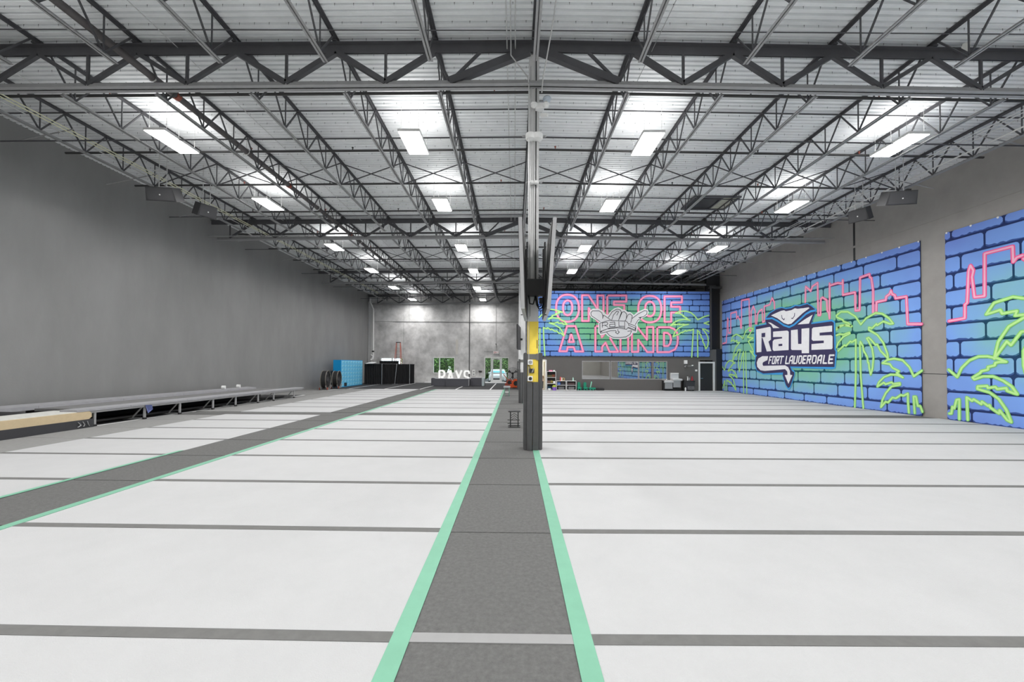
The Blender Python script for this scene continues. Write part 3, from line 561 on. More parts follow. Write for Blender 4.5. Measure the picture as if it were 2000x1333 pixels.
# ------------------------------------------------ office block
OY = 31.0
of = struct('wall_office', MB().box(1.45, 1.5, OY+.15, YB, -.03, 3.2), M_office)
def ow(x0, x1, z0, z1): part('wall_panel', MB().box(x0, x1, OY, OY+.15, z0, z1), M_office, of)
ow(1.45, 15.7, 2.36, 3.22); ow(1.45, 1.55, 0, 2.36); ow(2.42, 5.25, 0, 2.36)
for a, bb in ((7.42, 7.48), (9.65, 9.67)): ow(a, bb, .85, 2.36)
ow(5.25, 11.88, 0, .85); ow(11.88, 14.42, 0, 2.36); ow(15.45, 15.7, 0, 2.36); ow(5.25, 11.88, 2.28, 2.36); 
part('roof_slab', MB().box(1.45, 16.1, OY+.15, YB, 3.1, 3.2), M_office, of)
part('partition', MB().box(3.6, 3.7, OY+.15, 35, 0, 3.1).box(1.5, 16.1, 35, 35.1, 0, 3.1), mat('cream_paint', (.72, .68, .58), .7), of)
struct('trim_1', MB().box(15.15, XRW, OY+.4, OY+.7, -.03, 9.2).box(15.7, XRW, OY+.05, OY+.42, -.03, 3.25), M_black)
wbx = MB().box(15.14, 15.2, 30.97, 31.03, 3.3, 7.9).box(14.9, 15.6, 30.9, 31.1, 7.9, 8.05)
tag(part('standpipe', MB().cyl((15.27, 30.95, 3.25), (15.27, 30.95, 7.95), .07, n=12).box(15.1, 16.1, 30.85, 31.1, 7.95, 8.12), M_pipe_dark), 'dark vertical pipe with crossbar standing at the right end of the pink lettered banner', 'pipe')
t = thing('ventilation_duct', 'long dark duct above the office block, seen in the gap over the lettered banner', 'duct', (8.5, 33.6, 7.2))
part('duct', MB().rbox(1.9, 15.1, 33.2, 34.1, 7.3, 8.3, .1, 'x') if False else MB().box(1.9, 15.1, 33.2, 34.1, 7.5, 8.35), M_black, t)
for i in range(5): part('hanger', MB().cyl((3.5+2.5*i, 33.6, 8.35), (3.5+2.5*i, 33.6, 9.5), .015), M_steel, t)
for i in range(6): part('flange', MB().box(3+2.2*i, 3.06+2.2*i, 33.15, 34.15, 7.45, 8.4), M_steel, t)
lo = bpy.data.lights.new('room_lamp', 'AREA'); lo.energy = 150; lo.size = .8; lo.color = (1, .95, .82)
t = thing('room_light', 'small ceiling lamp inside the lit doorway behind the near column', 'light', (2.6, 33, 3.02))
part('fitting', MB().box(2.2, 3.0, 32.7, 33.3, 3.02, 3.1), M_white_plastic, t)
o = bpy.data.objects.new('lamp_glow', lo); COL.objects.link(o); o.parent = t; o.location = (0, 0, -.02)
# windows
for i, (a, c) in enumerate(((5.25, 7.42), (7.48, 9.65), (9.67, 11.88))):
    w = struct('window_%d' % (i+1), MB().box(a, c, OY+.01, OY+.06, .85, .91).box(a, c, OY+.01, OY+.06, 2.22, 2.28).box(a, a+.05, OY+.01, OY+.06, .91, 2.22).box(c-.05, c, OY+.01, OY+.06, .91, 2.22), M_steel2)
    part('pane', MB().box(a+.05, c-.05, OY+.03, OY+.035, .91, 2.22), M_office_glass, w)
# doors
d = struct('door_1', MB().box(14.3, 14.43, OY-.03, OY+.15, 0, 2.25).box(15.44, 15.57, OY-.03, OY+.15, 0, 2.25).box(14.43, 15.44, OY-.03, OY+.15, 2.13, 2.25), M_white_paint)
part('leaf', MB().box(14.44, 15.43, OY+.05, OY+.1, 0, 2.12), M_black, d)
part('handle', MB().bar((14.5, OY, .95), (14.65, OY, .95), .03, .03).cyl((14.52, OY, .95), (14.52, OY+.06, .95), .03), M_chrome, d)
d = struct('door_2', MB().box(2.4, 2.49, OY-.03, OY+.15, 0, 2.34).box(1.5, 2.4, OY-.03, OY+.15, 2.25, 2.34).box(1.47, 1.56, OY-.03, OY+.15, 0, 2.25), M_white_paint)
part('leaf', MB().box(2.33, 2.38, OY+.17, OY+1.0, 0, 2.2), mat('cream_door', (.7, .65, .52), .5), d)
w = struct('window_4', MB(), M_white_paint) if False else None
def frame(name, x0, x1, z0, z1, mull, m=M_white_paint, y=YB-.03, fw=.08):
    mb = MB().box(x0, x1, y, y+.15, z1-fw, z1).box(x0, x1, y, y+.15, z0, z0+fw).box(x0, x0+fw, y, y+.15, z0+fw, z1-fw).box(x1-fw, x1, y, y+.15, z0+fw, z1-fw)
    for q in mull: mb.box(q-fw/2, q+fw/2, y, y+.15, z0+fw, z1-fw)
    o = struct(name, mb, m)
    qs = [x0]+list(mull)+[x1]
    for a, c in zip(qs, qs[1:]): part('pane', MB().box(a+fw/2, c-fw/2, y+.07, y+.076, z0+fw, z1-fw), M_glass, o)
    return o
frame('window_4', -8.72, -6.38, .98, 2.7, [-8.02])
frame('window_5', -14.35, -11.9, 1.1, 2.62, [-13.1])
d = frame('door_3', -3.22, -.6, 0, 2.72, [-2.5, -1.38])
part('leaf', MB().box(-2.42, -2.28, YB-.05, YB, .05, 2.6).box(-1.58, -1.44, YB-.05, YB, .05, 2.6).box(-2.28, -1.58, YB-.05, YB, 2.46, 2.6).box(-2.28, -1.58, YB-.05, YB, .05, .32).box(-2.28, -1.58, YB-.06, YB-.01, 1.0, 1.08), M_white_paint, d)
part('closer', MB().box(-2.2, -1.75, YB-.12, YB-.05, 2.5, 2.56), M_silver, d)
for nm, x in (('trim_2', -14.1), ):
    pass
# exit sign
def letters(mb, s, x0, z0, w, h, y, gap=.3, th=.02):
    for i, ch in enumerate(s):
        for st in GLY[ch]:
            for (a, c), (e, f) in zip(st, st[1:]):
                X = x0+i*w*(1+gap)
                mb.bar((X+a*w, y, z0+c*h), (X+e*w, y, z0+f*h), th, .008, up=(0, 1, 0))
GLY = {'E': [[(1, 1), (0, 1), (0, 0), (1, 0)], [(0, .5), (.8, .5)]], 'X': [[(0, 0), (1, 1)], [(0, 1), (1, 0)]], 'I': [[(.5, 0), (.5, 1)]], 'T': [[(0, 1), (1, 1)], [(.5, 1), (.5, 0)]]}
t = thing('exit_sign', 'small white EXIT sign with red letters above the glazed door', 'sign', (-1.98, YB-.02, 3.12))
part('box', MB().rbox(-2.28, -1.68, YB-.07, YB, 3.1, 3.38, .03), M_white_plastic, t)
mb = MB(); letters(mb, 'EXIT', -2.2, 3.16, .1, .16, YB-.075, .25, .024); part('lettering', mb, mat('sign_red', (.7, .05, .04), .5), t)
# outside
struct('ground', MB().box(-40, 30, YB+.22, 75, -.4, -.15), mat('asphalt', (.12, .12, .12), .9))
random.seed(11)
def shrub(cx, cy, h, r, n, label):
    t = thing('hedge_shrub', label, 'shrub', (cx, cy, -.15))
    mb = MB()
    for i in range(n):
        a = random.random()*2*pi; q = random.random(); ph = math.acos(1-2*random.random())
        rr = .75+.25*random.random()
        c = Vector((cx+r*rr*sin(ph)*cos(a), cy+r*rr*sin(ph)*sin(a), -.1+h*.5+h*.5*rr*cos(ph)))
        u = Vector((random.uniform(-1, 1), random.uniform(-1, 1), random.uniform(-1, 1))).normalized()*.16; v = u.orthogonal().normalized()*.09
        mb.add([c-u, c+v, c+u, c-v], [(0, 1, 2, 3)])
    part('foliage', mb, mat('leaf_green', (.14, .30, .06), .6, noise=.5, scale=2.5), t)
    part('stem', MB().cyl((cx, cy, -.2), (cx, cy, h*.7), .1, .04, 6), mat('bark', (.08, .06, .04), .9), t)
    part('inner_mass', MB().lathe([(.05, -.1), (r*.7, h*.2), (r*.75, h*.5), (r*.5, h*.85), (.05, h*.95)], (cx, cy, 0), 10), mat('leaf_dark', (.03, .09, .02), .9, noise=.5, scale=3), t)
for i, (cx, h) in enumerate(((-13.5, 4.2), (-10.2, 4.6), (-7.2, 4.4), (-4.0, 4.7), (-1.2, 4.3), (1.6, 4.6))):
    shrub(cx, 53+.6*(i % 2), h, 1.65, 1500, 'green leafy shrub outside, %s from left behind the far windows' % ORD[i+1])
# car
t = thing('parked_car', 'white car parked nose-on outside the glazed door, sky reflection painted turquoise on windscreen', 'car', (-1.95, 46, -.15))
cx = -1.95
M_carw = mat('car_white', (.8, .8, .8), .25)
body = []
secs = [(44.6, .78, .25, .62), (44.75, .93, .15, .78), (45.6, 1.0, .1, .92), (46.0, 1.0, .1, .98), (48.2, 1.0, .1, 1.0), (48.9, .95, .2, .95)]
mb = MB(); vs = []
for (y, hw, z0, z1) in secs:
    for (fx, fz) in ((-1, 0), (-1, .75), (-.85, 1), (.85, 1), (1, .75), (1, 0)): vs.append((cx+fx*hw, y, z0+(z1-z0)*fz-.05))
mb.add(vs, [(6*i+j, 6*i+(j+1) % 6, 6*i+6+(j+1) % 6, 6*i+6+j) for i in range(5) for j in range(6)]+[tuple(range(5, -1, -1)), tuple(range(30, 36))])
part('body', mb, M_carw, t, smooth=True)
mb = MB(); vs = []
for (y, hw, z) in ((45.7, .92, .92), (46.5, .74, 1.36), (47.7, .74, 1.38), (48.6, .88, .95)): vs += [(cx-hw, y, z), (cx+hw, y, z)]
mb.add(vs, [(0, 1, 3, 2), (2, 3, 5, 4), (4, 5, 7, 6)]); mb.add([vs[0], vs[2], vs[4], vs[6]], [(0, 1, 2, 3)]); mb.add([vs[1], vs[3], vs[5], vs[7]], [(0, 1, 2, 3)])
part('cabin', mb, M_carw, t)
part('windscreen', MB().add([(cx-.83, 45.72, .97), (cx+.83, 45.72, .97), (cx+.67, 46.46, 1.32), (cx-.67, 46.46, 1.32)], [(0, 1, 2, 3)]), mat('sky_reflection_glass', srgb(70, 200, 215), .1), t)  # reflected sky painted into the windscreen colour
for s in (-1, 1):
    part('headlight', MB().add([(cx+s*.5, 44.66, .5), (cx+s*.82, 44.74, .58), (cx+s*.8, 44.9, .68), (cx+s*.5, 44.78, .58)], [(0, 1, 2, 3)]), M_chrome, t)
    for yy in (45.4, 48.1): part('wheel', MB().cyl((cx+s*.8, yy, .15), (cx+s*1.02, yy, .15), .31, n=18), M_black, t)
    part('mirror', MB().rbox(cx+s*1.0-.09, cx+s*1.0+.09, 46.0, 46.12, .92, 1.05, .03), M_carw, t)
part('grille', MB().box(cx-.45, cx+.45, 44.56, 44.7, .2, .4), M_black, t)
# ------------------------------------------------ columns
def column(cx, cy, label, full):
    t = thing('steel_column', label, 'column', (cx, cy, 0))
    w = .12
    part('shaft', MB().box(cx-w, cx+w, cy-w, cy+w, 0, 9.3), M_col, t)
    if full: part('yellow_band', MB().box(cx-w-.003, cx+w+.003, cy-w-.003, cy+w+.003, .1, 2.98), M_yellow, t)
    part('cap_plate', MB().box(cx-.26, cx+.26, cy-.14, cy+.14, 8.64, 8.67).box(cx-.3, cx-.14, cy-.13, cy-.1, 8.48, 8.64).box(cx+.14, cx+.3, cy-.13, cy-.1, 8.48, 8.64), M_steel2, t)
    f = cy-w
    ht = 2.25
    part('foam_pad', MB().rbox(cx-w-.1, cx-w-.02, f-.04, cy+.22, 0.0, ht, .03, 'y'), M_foam, t)
    part('foam_pad', MB().rbox(cx+w+.01, cx+w+.1, f-.04, cy+.22, 0.0, ht, .03, 'y'), M_foam, t)
    part('foam_pad', MB().rbox(cx-w-.02, cx-.015, f-.1, f-.005, 0, 1.57, .02, 'z').box(cx-w-.02, cx-.015, f-.098, f-.01, .3, 1.5), M_foam, t)
    part('foam_pad', MB().rbox(cx-.008, cx+w+.01, f-.1, f-.005, 0, 1.57, .02, 'z'), M_foam, t)
    part('foam_pad', MB().rbox(cx-w, cx+w, cy+.15, cy+.24, 0, ht, .03, 'z'), M_foam, t)
    part('strap', MB().box(cx-w-.02, cx+w+.01, f-.02, f-.005, 2.1, 2.22).box(cx+w-.05, cx+w+.01, f-.035, f-.02, 2.08, 2.23), M_strap, t)
    if full:
        part('wall_conduit', MB().cyl((cx-.075, f-.02, 3.1), (cx-.075, f-.02, 9.0), .012).cyl((cx+.02, f-.02, 3.9), (cx+.02, f-.02, 9.2), .014).cyl((cx+.07, f-.02, 3.9), (cx+.07, f-.02, 8.9), .012), M_conduit, t)
        part('dark_cable', MB().cyl((cx+.045, f-.018, 3.8), (cx+.045, f-.018, 9.2), .012), M_black, t)
        part('cable_trunk', MB().box(cx+.01, cx+.07, f-.03, f, 3.9, 4.9), M_black, t)
        part('lower_conduit', MB().cyl((cx-.1, f-.012, 1.6), (cx-.1, f-.012, 3.1), .01), M_conduit, t)
        part('warning_print', MB().box(cx+.085, cx+.1, f-.006, f-.003, 2.35, 2.55), M_black, t)
    return t
CX, CY = .43, 9.4
column(CX, CY, 'nearest column, pale grey above a yellow band with charcoal foam pads at its foot', True)
column(.43, 20.5, 'second padded column, almost hidden directly behind the nearest one', False)
column(.43, 31.7, 'third column, hidden behind the other two beside the office block', False)
fy = CY-.12
for z, nm in ((2.03, 'upper'), (1.65, 'lower')):
    t = thing('socket_box', 'white socket box with a round dark outlet, the %s of two on the yellow column' % nm, 'socket', (.36, fy-.05, z), group='socket boxes on the near column')
    part('housing', MB().rbox(.305, .42, fy-.085, fy-.004, z-.06, z+.06, .012), M_white_plastic, t)
    part('outlet', MB().cyl((.365, fy-.1, z), (.365, fy-.08, z), .032, n=16).torus((.365, fy-.088, z), .034, .006, 'y', 16, 5), M_steel2 if nm == 'upper' else M_black, t)
t = thing('plug_adapter', 'black adapter block with silver clip and cable between the two socket boxes', 'adapter', (.4, fy-.04, 1.83))
part('block', MB().rbox(.345, .455, fy-.07, fy-.004, 1.78, 1.88, .012), M_black, t)
part('clip', MB().prism([(.39, 1.79), (.43, 1.8), (.45, 1.9), (.43, 1.89)], fy-.09, fy-.07), M_silver, t)
part('cable', MB().tube([(.32, fy-.03, 1.98), (.34, fy-.06, 1.93), (.37, fy-.08, 1.87)], .008), M_black, t)
# ------------------------------------------------ tall screens
def hexa(nb, nt_, fb, ft, dx):
    vs = [nb, nt_, fb, ft]; vs = vs+[(x+dx, y, z) for x, y, z in vs]
    return MB().add(vs, [(0, 1, 3, 2), (4, 6, 7, 5), (0, 4, 5, 1), (2, 3, 7, 6), (0, 2, 6, 4), (1, 5, 7, 3)])
for s, lab, nb, nt_, fb, ft in ((1, 'left', (.125, 8.0, 3.1), (.06, 8.0, 4.96), (.25, 10.3, 3.1), (.20, 10.3, 4.9)), (-1, 'right', (.72, 8.0, 3.1), (.84, 8.0, 4.96), (.80, 10.3, 3.1), (.86, 10.3, 4.9))):
    t = thing('display_screen', 'big edge-on display screen on the %s side of the near column, silver rim' % lab, 'screen', ((nb[0]+fb[0])/2, 9.15, 3.1), group='display screens on the near column')
    part('rim', hexa(nb, nt_, fb, ft, s*.075), M_silver, t)
    q = lambda p, d: (p[0]+d, p[1]+(.04 if p[1] < 9 else -.04), p[2]+(.04 if p[2] < 4 else -.04))
    part('screen_face', hexa(q(nb, -s*.004), q(nt_, -s*.004), q(fb, -s*.004), q(ft, -s*.004), s*.003), M_black_gloss, t)
    part('back_cover', hexa(q(nb, s*.075), q(nt_, s*.075), q(fb, s*.075), q(ft, s*.075), s*.02), M_black, t)
    part('lower_slot', MB().box(nb[0]+s*.03-.02, nb[0]+s*.03+.02, 8.9, 8.95, 3.085, 3.1), M_black, t)
t = thing('screen_mount', 'black steel bracket box clamped round the near column, holding both screens', 'bracket', (.47, 9.1, 3.5))
part('bracket_box', MB().rbox(.24, .70, 9.0, 9.27, 3.56, 3.92, .02), M_black, t)
part('rail', MB().box(.255, .285, 8.95, 9.1, 3.2, 4.75), M_black, t); part('rail', MB().box(.66, .69, 8.95, 9.1, 3.2, 4.75), M_black, t)
part('rail', MB().box(.255, .285, 9.5, 9.6, 3.2, 4.75), M_black, t); part('rail', MB().box(.66, .69, 9.5, 9.6, 3.2, 4.75), M_black, t)
part('side_arm', MB().box(.2, .3, 9.1, 9.5, 3.7, 3.85).box(.62, .74, 9.1, 9.5, 3.7, 3.85), M_black, t)
t = thing('cable_bundle', 'tangle of black looping cables hanging under the screen bracket', 'cable', (.45, 9.2, 3.2))
for pts in ([(.32, 9.2, 3.58), (.34, 9.15, 3.38), (.42, 9.12, 3.36), (.46, 9.15, 3.5), (.47, 9.2, 3.58)], [(.46, 9.2, 3.58), (.5, 9.12, 3.35), (.56, 9.1, 3.24), (.62, 9.12, 3.28), (.66, 9.2, 3.4)], [(.49, 9.2, 3.56), (.54, 9.12, 3.3), (.6, 9.12, 3.32), (.62, 9.2, 3.5)]):
    part('cable', MB().tube(pts, .014), M_black, t)
part('power_brick', MB().rbox(.56, .64, 9.14, 9.2, 3.38, 3.52, .01), M_black, t)
t = thing('wall_television', 'small flat black television mounted high on the second column, seen edge-on', 'television', (.2, 20, 2.7))
part('body', hexa((.11, 19.3, 2.7), (.09, 19.3, 3.94), (.30, 20.7, 2.72), (.28, 20.7, 3.86), .06), M_black, t)
part('screen_face', hexa((.10, 19.33, 2.74), (.083, 19.33, 3.9), (.29, 20.67, 2.76), (.27, 20.67, 3.82), .004), M_black_gloss, t)
part('arm', MB().box(.2, .4, 20.2, 20.3, 3.2, 3.3), M_black, t)
# fixtures on the column shaft
t = thing('emergency_light', 'white twin-head emergency light high on the right of the near column', 'light', (.62, 9.25, 8.0))
part('body', MB().rbox(.45, .66, 9.15, 9.28, 7.93, 8.06, .03), M_white_plastic, t)
for x in (.42, .7): part('lamp_head', MB().lathe([(.03, -.05), (.07, -.02), (.08, .04), (.05, .08)], (x, 9.16, 8.0), 12), M_white_plastic, t, smooth=True)
t = thing('dome_detector', 'round pale disc detector just above the emergency light on the column', 'detector', (.72, 9.2, 8.2))
part('dome', MB().lathe([(.02, -.05), (.08, -.03), (.1, .01), (.1, .03)], (.73, 9.25, 8.2), 16), mat('bluish_plastic', (.55, .62, .7), .3), t, smooth=True)
part('collar', MB().lathe([(.085, .03), (.085, .05)], (.73, 9.25, 8.2), 16), M_black, t)
part('bracket', MB().box(.54, .73, 9.3, 9.34, 8.2, 8.23), M_steel2, t)
t = thing('security_camera', 'small pale camera pointing down below the emergency light', 'camera', (.68, 9.2, 7.82))
part('body', MB().cyl((.6, 9.22, 7.82), (.74, 9.14, 7.77), .05, .04, 12), M_white_plastic, t, smooth=True)
for s, z, r in ((-1, 7.3, .13), (1, 7.3, .13), (-1, 6.22, .06), (1, 6.22, .06)):
    big = r > .1
    t = thing('horn_speaker' if big else 'small_sensor', ('white horn speaker on the %s face of the near column' if big else 'small round white sensor on the %s face of the near column, lower down') % ('left' if s < 0 else 'right'), 'speaker' if big else 'sensor', (.43+s*.12, 9.2, z), group='white fixtures on the column shaft')
    part('bell', MB().lathe([(r*.35, -r*.7), (r*.85, -r*.55), (r, 0), (r*.9, r*.4), (r*.4, r*.6)], (.43+s*(.08 if big else .05), 9.2, z), 16), M_white_plastic, t, smooth=True)
    part('knob', MB().cyl((.43+s*(.08+r), 9.2, z), (.43+s*(.1+r*1.3), 9.16, z-.02), .02), M_steel2, t)
# ------------------------------------------------ loudspeakers on hangers
def loudspeaker(x, y, z, rz, tilt, label, w=.85, g=None):
    t = thing('hanging_loudspeaker', label, 'speaker', (x, y, z), rz, group=g); t.rotation_euler = (tilt, 0, rz)
    hw = w/2
    mb = MB().prism([(-hw, -.23), (hw, -.23), (hw*.86, .23), (-hw*.86, .23)], -.22, .24)
    part('cabinet', mb, mat('speaker_grey', (.05, .05, .053), .6), t, local=True)
    part('grille', MB().box(-hw*.86, hw*.86, -.235, -.222, -.2, .2), mat('grille_dark', (.075, .075, .08), .8, noise=.1, scale=60), t, local=True)
    part('badge', MB().cyl((0, -.245, -.02), (0, -.235, -.02), .022), M_white_plastic, t, local=True)
    part('hanger', MB().bar((-.12, 0, .23), (-.12, .5, 1.6), .02, .02).bar((.12, 0, .23), (.12, .5, 1.6), .02, .02).bar((-.2, 0, .75), (.2, 0, .75), .04, .04), M_conduit, t, local=True)
loudspeaker(-12.25, 13.8, 7.85, radians(8), radians(20), 'wide dark loudspeaker hung by the left wall, the larger of two', .95)
loudspeaker(-11.75, 15.0, 7.75, radians(62), radians(20), 'narrow loudspeaker turned sideways by the left wall, beyond the wide one', .62)
loudspeaker(13.35, 13.8, 7.85, radians(-10), radians(20), 'wide grey loudspeaker hung by the right wall, the nearer of two', .95)
loudspeaker(13.15, 15.1, 7.75, radians(-60), radians(20), 'narrow loudspeaker turned sideways by the right wall, beyond the wide one', .62)
t = thing('crumpled_paper', 'crumpled pale paper stuck on the nearest truss at the far right', 'paper', (10.35, 9.02, 9.35))
part('sheet', MB().add([(10.25, 9.05, 9.32), (10.35, 9.0, 9.2), (10.46, 9.05, 9.36), (10.4, 8.98, 9.42), (10.28, 9.04, 9.42), (10.36, 9.1, 9.33)], [(0, 1, 5), (1, 2, 5), (2, 3, 5), (3, 4, 5), (4, 0, 5), (0, 1, 4), (1, 3, 4), (1, 2, 3)]), M_cream, t)
# ------------------------------------------------ tumble track along the left wall
t = thing('tumble_track', 'long raised grey tumbling track with pale side pads along the left wall', 'track', (-14.0, 17.5, 0))
fx = lambda y: -13.0+.04*(y-11.8)
bx = lambda y: -15.3+.035*(y-11.8)
def strip(y0, y1, f0, f1, z0, z1, z2=None):
    vs = []
    z2 = z1 if z2 is None else z2
    for y in (y0, y1):
        a, b_ = f0(y), f1(y)
        vs += [(a, y, z0), (b_, y, z0), (b_, y, z2), (a, y, z1)]
    return MB().add(vs, [(0, 1, 2, 3), (7, 6, 5, 4), (0, 4, 5, 1), (1, 5, 6, 2), (2, 6, 7, 3), (3, 7, 4, 0)])
M_padg = mat('pale_grey_vinyl', (.36, .36, .38), .5, noise=.08)
yy = 12.9; prev = 11.8
for y1 in (13.4, 15.6, 17.8, 20.0, 22.0, 23.6):
    part('side_pad', strip(prev+.01, y1, lambda y: fx(y)-.45, lambda y: fx(y)+.06, .49, .56, .55), M_padg, t); prev = y1
prev = 8.5
for y1 in (10.6, 12.4, 15, 17.6, 20.2, 22.3):
    part('side_pad', strip(prev+.01, y1, lambda y: bx(y), lambda y: bx(y)+.5, .5, .66, .62), M_padg, t); prev = y1
part('bed', strip(12.3, 23.0, lambda y: bx(y)+.5, lambda y: fx(y)-.45, .46, .54), mat('woven_bed', (.2, .2, .2), .8, noise=.15, scale=8), t)
part('skirt', strip(12.4, 23.2, lambda y: bx(y)+.1, lambda y: bx(y)+.15, 0, .5), M_black, t)
part('beam', strip(11.7, 23.5, lambda y: fx(y)-.02, lambda y: fx(y)+.03, .42, .49), M_steel2, t)
part('ground_tube', MB().cyl((-13.5, 12.5, .08), (-13.2, 22.8, .08), .05), mat('satin_black_tube', (.05, .05, .05), .3), t)
for y in (12.35, 13.95, 15.35, 16.95, 18.25, 19.75, 20.95, 22.75):
    x = fx(y)-.0
    l = part('leg', MB().box(x-.03, x+.02, y-.03, y+.03, 0, .46).box(x-.75, x+.02, y-.04, y+.04, 0, .05), M_steel2, t)
    part('brace', MB().bar((x-.42, y, .06), (x-.08, y, .44), .035, .03, up=(0, 1, 0)), M_conduit, l)
    part('foot', MB().box(x-.04, x+.03, y-.05, y+.05, 0, .06), M_black, l)
t = thing('crash_mat', 'tan-sided vinyl mat with cream top lying on a dark block at the left edge', 'mat', (-13.4, 9.8, .25))
part('side_panel', MB().rbox(7.2, 12.22, .25, .47, 0, .1, .06, 'z') if False else MB().prism([(7.2, .25), (12.14, .25), (12.22, .31), (12.22, .42), (12.16, .48), (7.2, .48)], -14.0, -12.93, 'x'), M_tan, t)
part('top_panel', MB().box(-14.0, -12.95, 7.2, 12.15, .48, .5), M_cream, t)
t = thing('foam_block', 'long dark base block under the tan mat at the left edge', 'block', (-13.5, 9.8, 0))
part('block', MB().box(-14.2, -12.9, 7.2, 12.25, 0, .25), mat('dark_vinyl', (.04, .04, .045), .6), t)
for i in range(3): part('strap', MB().tube([(-12.89, 11.8+.13*i, .2), (-12.88, 11.88+.1*i, .1), (-12.89, 11.8+.16*i, .05)], .012), M_silver, t)
tag(part('folded_tarpaulin', MB().add([(-14.88, 8, .5), (-14.02, 8, .5), (-14.86, 9.2, .6), (-14.02, 9.3, .52), (-14.82, 10.2, .52), (-14.02, 10.3, .57), (-14.8, 11.2, .58), (-14.02, 11.3, .5), (-14.78, 11.9, .48), (-14.02, 11.8, .42), (-14.88, 8, 0), (-14.22, 8, 0), (-14.78, 11.9, 0), (-14.22, 11.8, 0)], [(0, 1, 3, 2), (2, 3, 5, 4), (4, 5, 7, 6), (6, 7, 9, 8), (0, 1, 11, 10), (8, 9, 13, 12), (1, 3, 5, 7, 9, 13, 11)]), M_dark_cloth), 'rumpled black cover heaped behind the tan mat at the left edge', 'cover')
tag(part('blue_rag', MB().add([(-12.85, 13.9, .5), (-12.8, 14.1, .48), (-12.86, 14.05, .3), (-12.8, 13.95, .2), (-12.78, 14.12, .33)], [(0, 1, 2), (0, 2, 3), (1, 4, 2), (2, 4, 3)]), mat('blue_rag_cloth', srgb(95, 105, 150), .8)), 'small bluish rag tied to a leg of the tumbling track', 'rag')
for i, y in enumerate((20.3, 21.4)):
    tag(part('rolled_towel', MB().cyl((-14.9, y, .73), (-14.75, y+.05, .73), .09, n=12), M_white_plastic, smooth=True), 'small white roll lying on the far end of the track, the %s one' % ('nearer' if i == 0 else 'farther'), 'roll', 'white rolls on the track')
# ------------------------------------------------ stools between the fields
t = thing('metal_stool', 'small black metal stool with chevron braces standing left of the near column foot', 'stool', (0, 12.65, 0))
mb = MB().box(-.19, .19, 12.5, 12.85, .48, .505); part('seat', mb, M_black, t)
for x in (-.12, .12):
    for y in (12.52, 12.83): part('leg', MB().bar((x, y, .48), (x, y, .0), .03, .03), M_black, t)
for y in (12.52, 12.83): part('foot_bar', MB().bar((-.19, y, .012), (.19, y, .012), .025, .02), M_black, t)
for z in (.13, .235): part('crossbar', MB().bar((-.2, 12.51, z), (.17, 12.51, z), .022, .02).bar((-.2, 12.51, z), (-.2, 12.84, z), .02, .02), M_black, t)
for z in (.42, .35, .28): part('chevron', MB().bar((-.1, 12.53, z-.05), (0, 12.53, z+.02), .014, .014).bar((0, 12.53, z+.02), (.1, 12.53, z-.05), .014, .014), M_black, t)
t = thing('padded_stool', 'pale-topped stool with green legs at the end of the green tape line', 'stool', (-.47, 24.9, 0))
part('seat', MB().rbox(-.68, -.26, 24.7, 25.1, .52, .62, .03), M_padg, t)
for x in (-.61, -.33):
    for y in (24.75, 25.05): part('leg', MB().bar((x, y, .52), (x, y, 0), .05, .05), mat('dull_green_metal', (.14, .26, .2), .5), t)
part('shelf', MB().box(-.6, -.34, 24.76, 25.04, .22, .26), M_white_plastic, t)
# ------------------------------------------------ far left: fans, lockers, drapes
def drum_fan(x, y, r, rz, label):
    t = thing('drum_fan', label, 'fan', (x, y, 0), rz)
    zc = r+.1
    mb = MB()
    for dx in (-.18, .18): mb.torus((dx, 0, zc), r, .028, 'x', 26, 6)
    part('drum_ring', mb, mat('worn_grey_metal', (.2, .185, .16), .5), t, local=True)
    mb = MB().add([(dx, (r-.01)*cos(2*pi*i/24), zc+(r-.01)*sin(2*pi*i/24)) for dx in (-.18, .18) for i in range(24)], [(i, (i+1) % 24, 24+(i+1) % 24, 24+i) for i in range(24)])
    part('drum', mb, M_black, t, local=True)
    mb = MB()
    for dx in (-.19, .19):
        for q in (.25, .45, .65, .85): mb.torus((dx, 0, zc), r*q, .006, 'x', 20, 4)
        for i in range(12): mb.bar((dx, 0, zc), (dx, r*cos(2*pi*i/12), zc+r*sin(2*pi*i/12)), .01, .01)
    part('guard', mb, M_steel, t, local=True)
    mb = MB()
    for i in range(5):
        a = 2*pi*i/5; c_, s_ = cos(a), sin(a)
        mb.add([(-.05, .1*c_, zc+.1*s_), (.05, r*.85*cos(a-.25), zc+r*.85*sin(a-.25)), (-.05, r*.85*cos(a+.3), zc+r*.85*sin(a+.3))], [(0, 1, 2)])
    mb.cyl((-.12, 0, zc), (.12, 0, zc), .13, n=14)
    part('blades', mb, M_steel, t, local=True)
    part('stand', MB().bar((-.2, -r, .3), (-.2, -r*.7, .04), .04, .04).bar((.2, -r, .3), (.2, -r*.7, .04), .04, .04).bar((-.2, r, .3), (-.2, r*.7, .04), .04, .04).bar((.2, r, .3), (.2, r*.7, .04), .04, .04).bar((-.2, -r*.7, .06), (-.2, r*.7, .06), .04, .04).bar((.2, -r*.7, .06), (.2, r*.7, .06), .04, .04), M_steel2, t, local=True)
    for s in (-1, 1): part('wheel', MB().cyl((s*.24, -r*.7, .08), (s*.3, -r*.7, .08), .09, n=12), M_red, t, local=True)
drum_fan(-14.35, 30.3, .66, radians(8), 'large black drum fan on the floor by the left wall, nearer the camera')
drum_fan(-14.15, 31.75, .64, radians(8), 'large black drum fan beside the blue lockers, behind the other fan')
t = thing('locker_bank', 'bright blue bank of small lockers against the left wall', 'lockers', (-14.65, 35.1, 0))
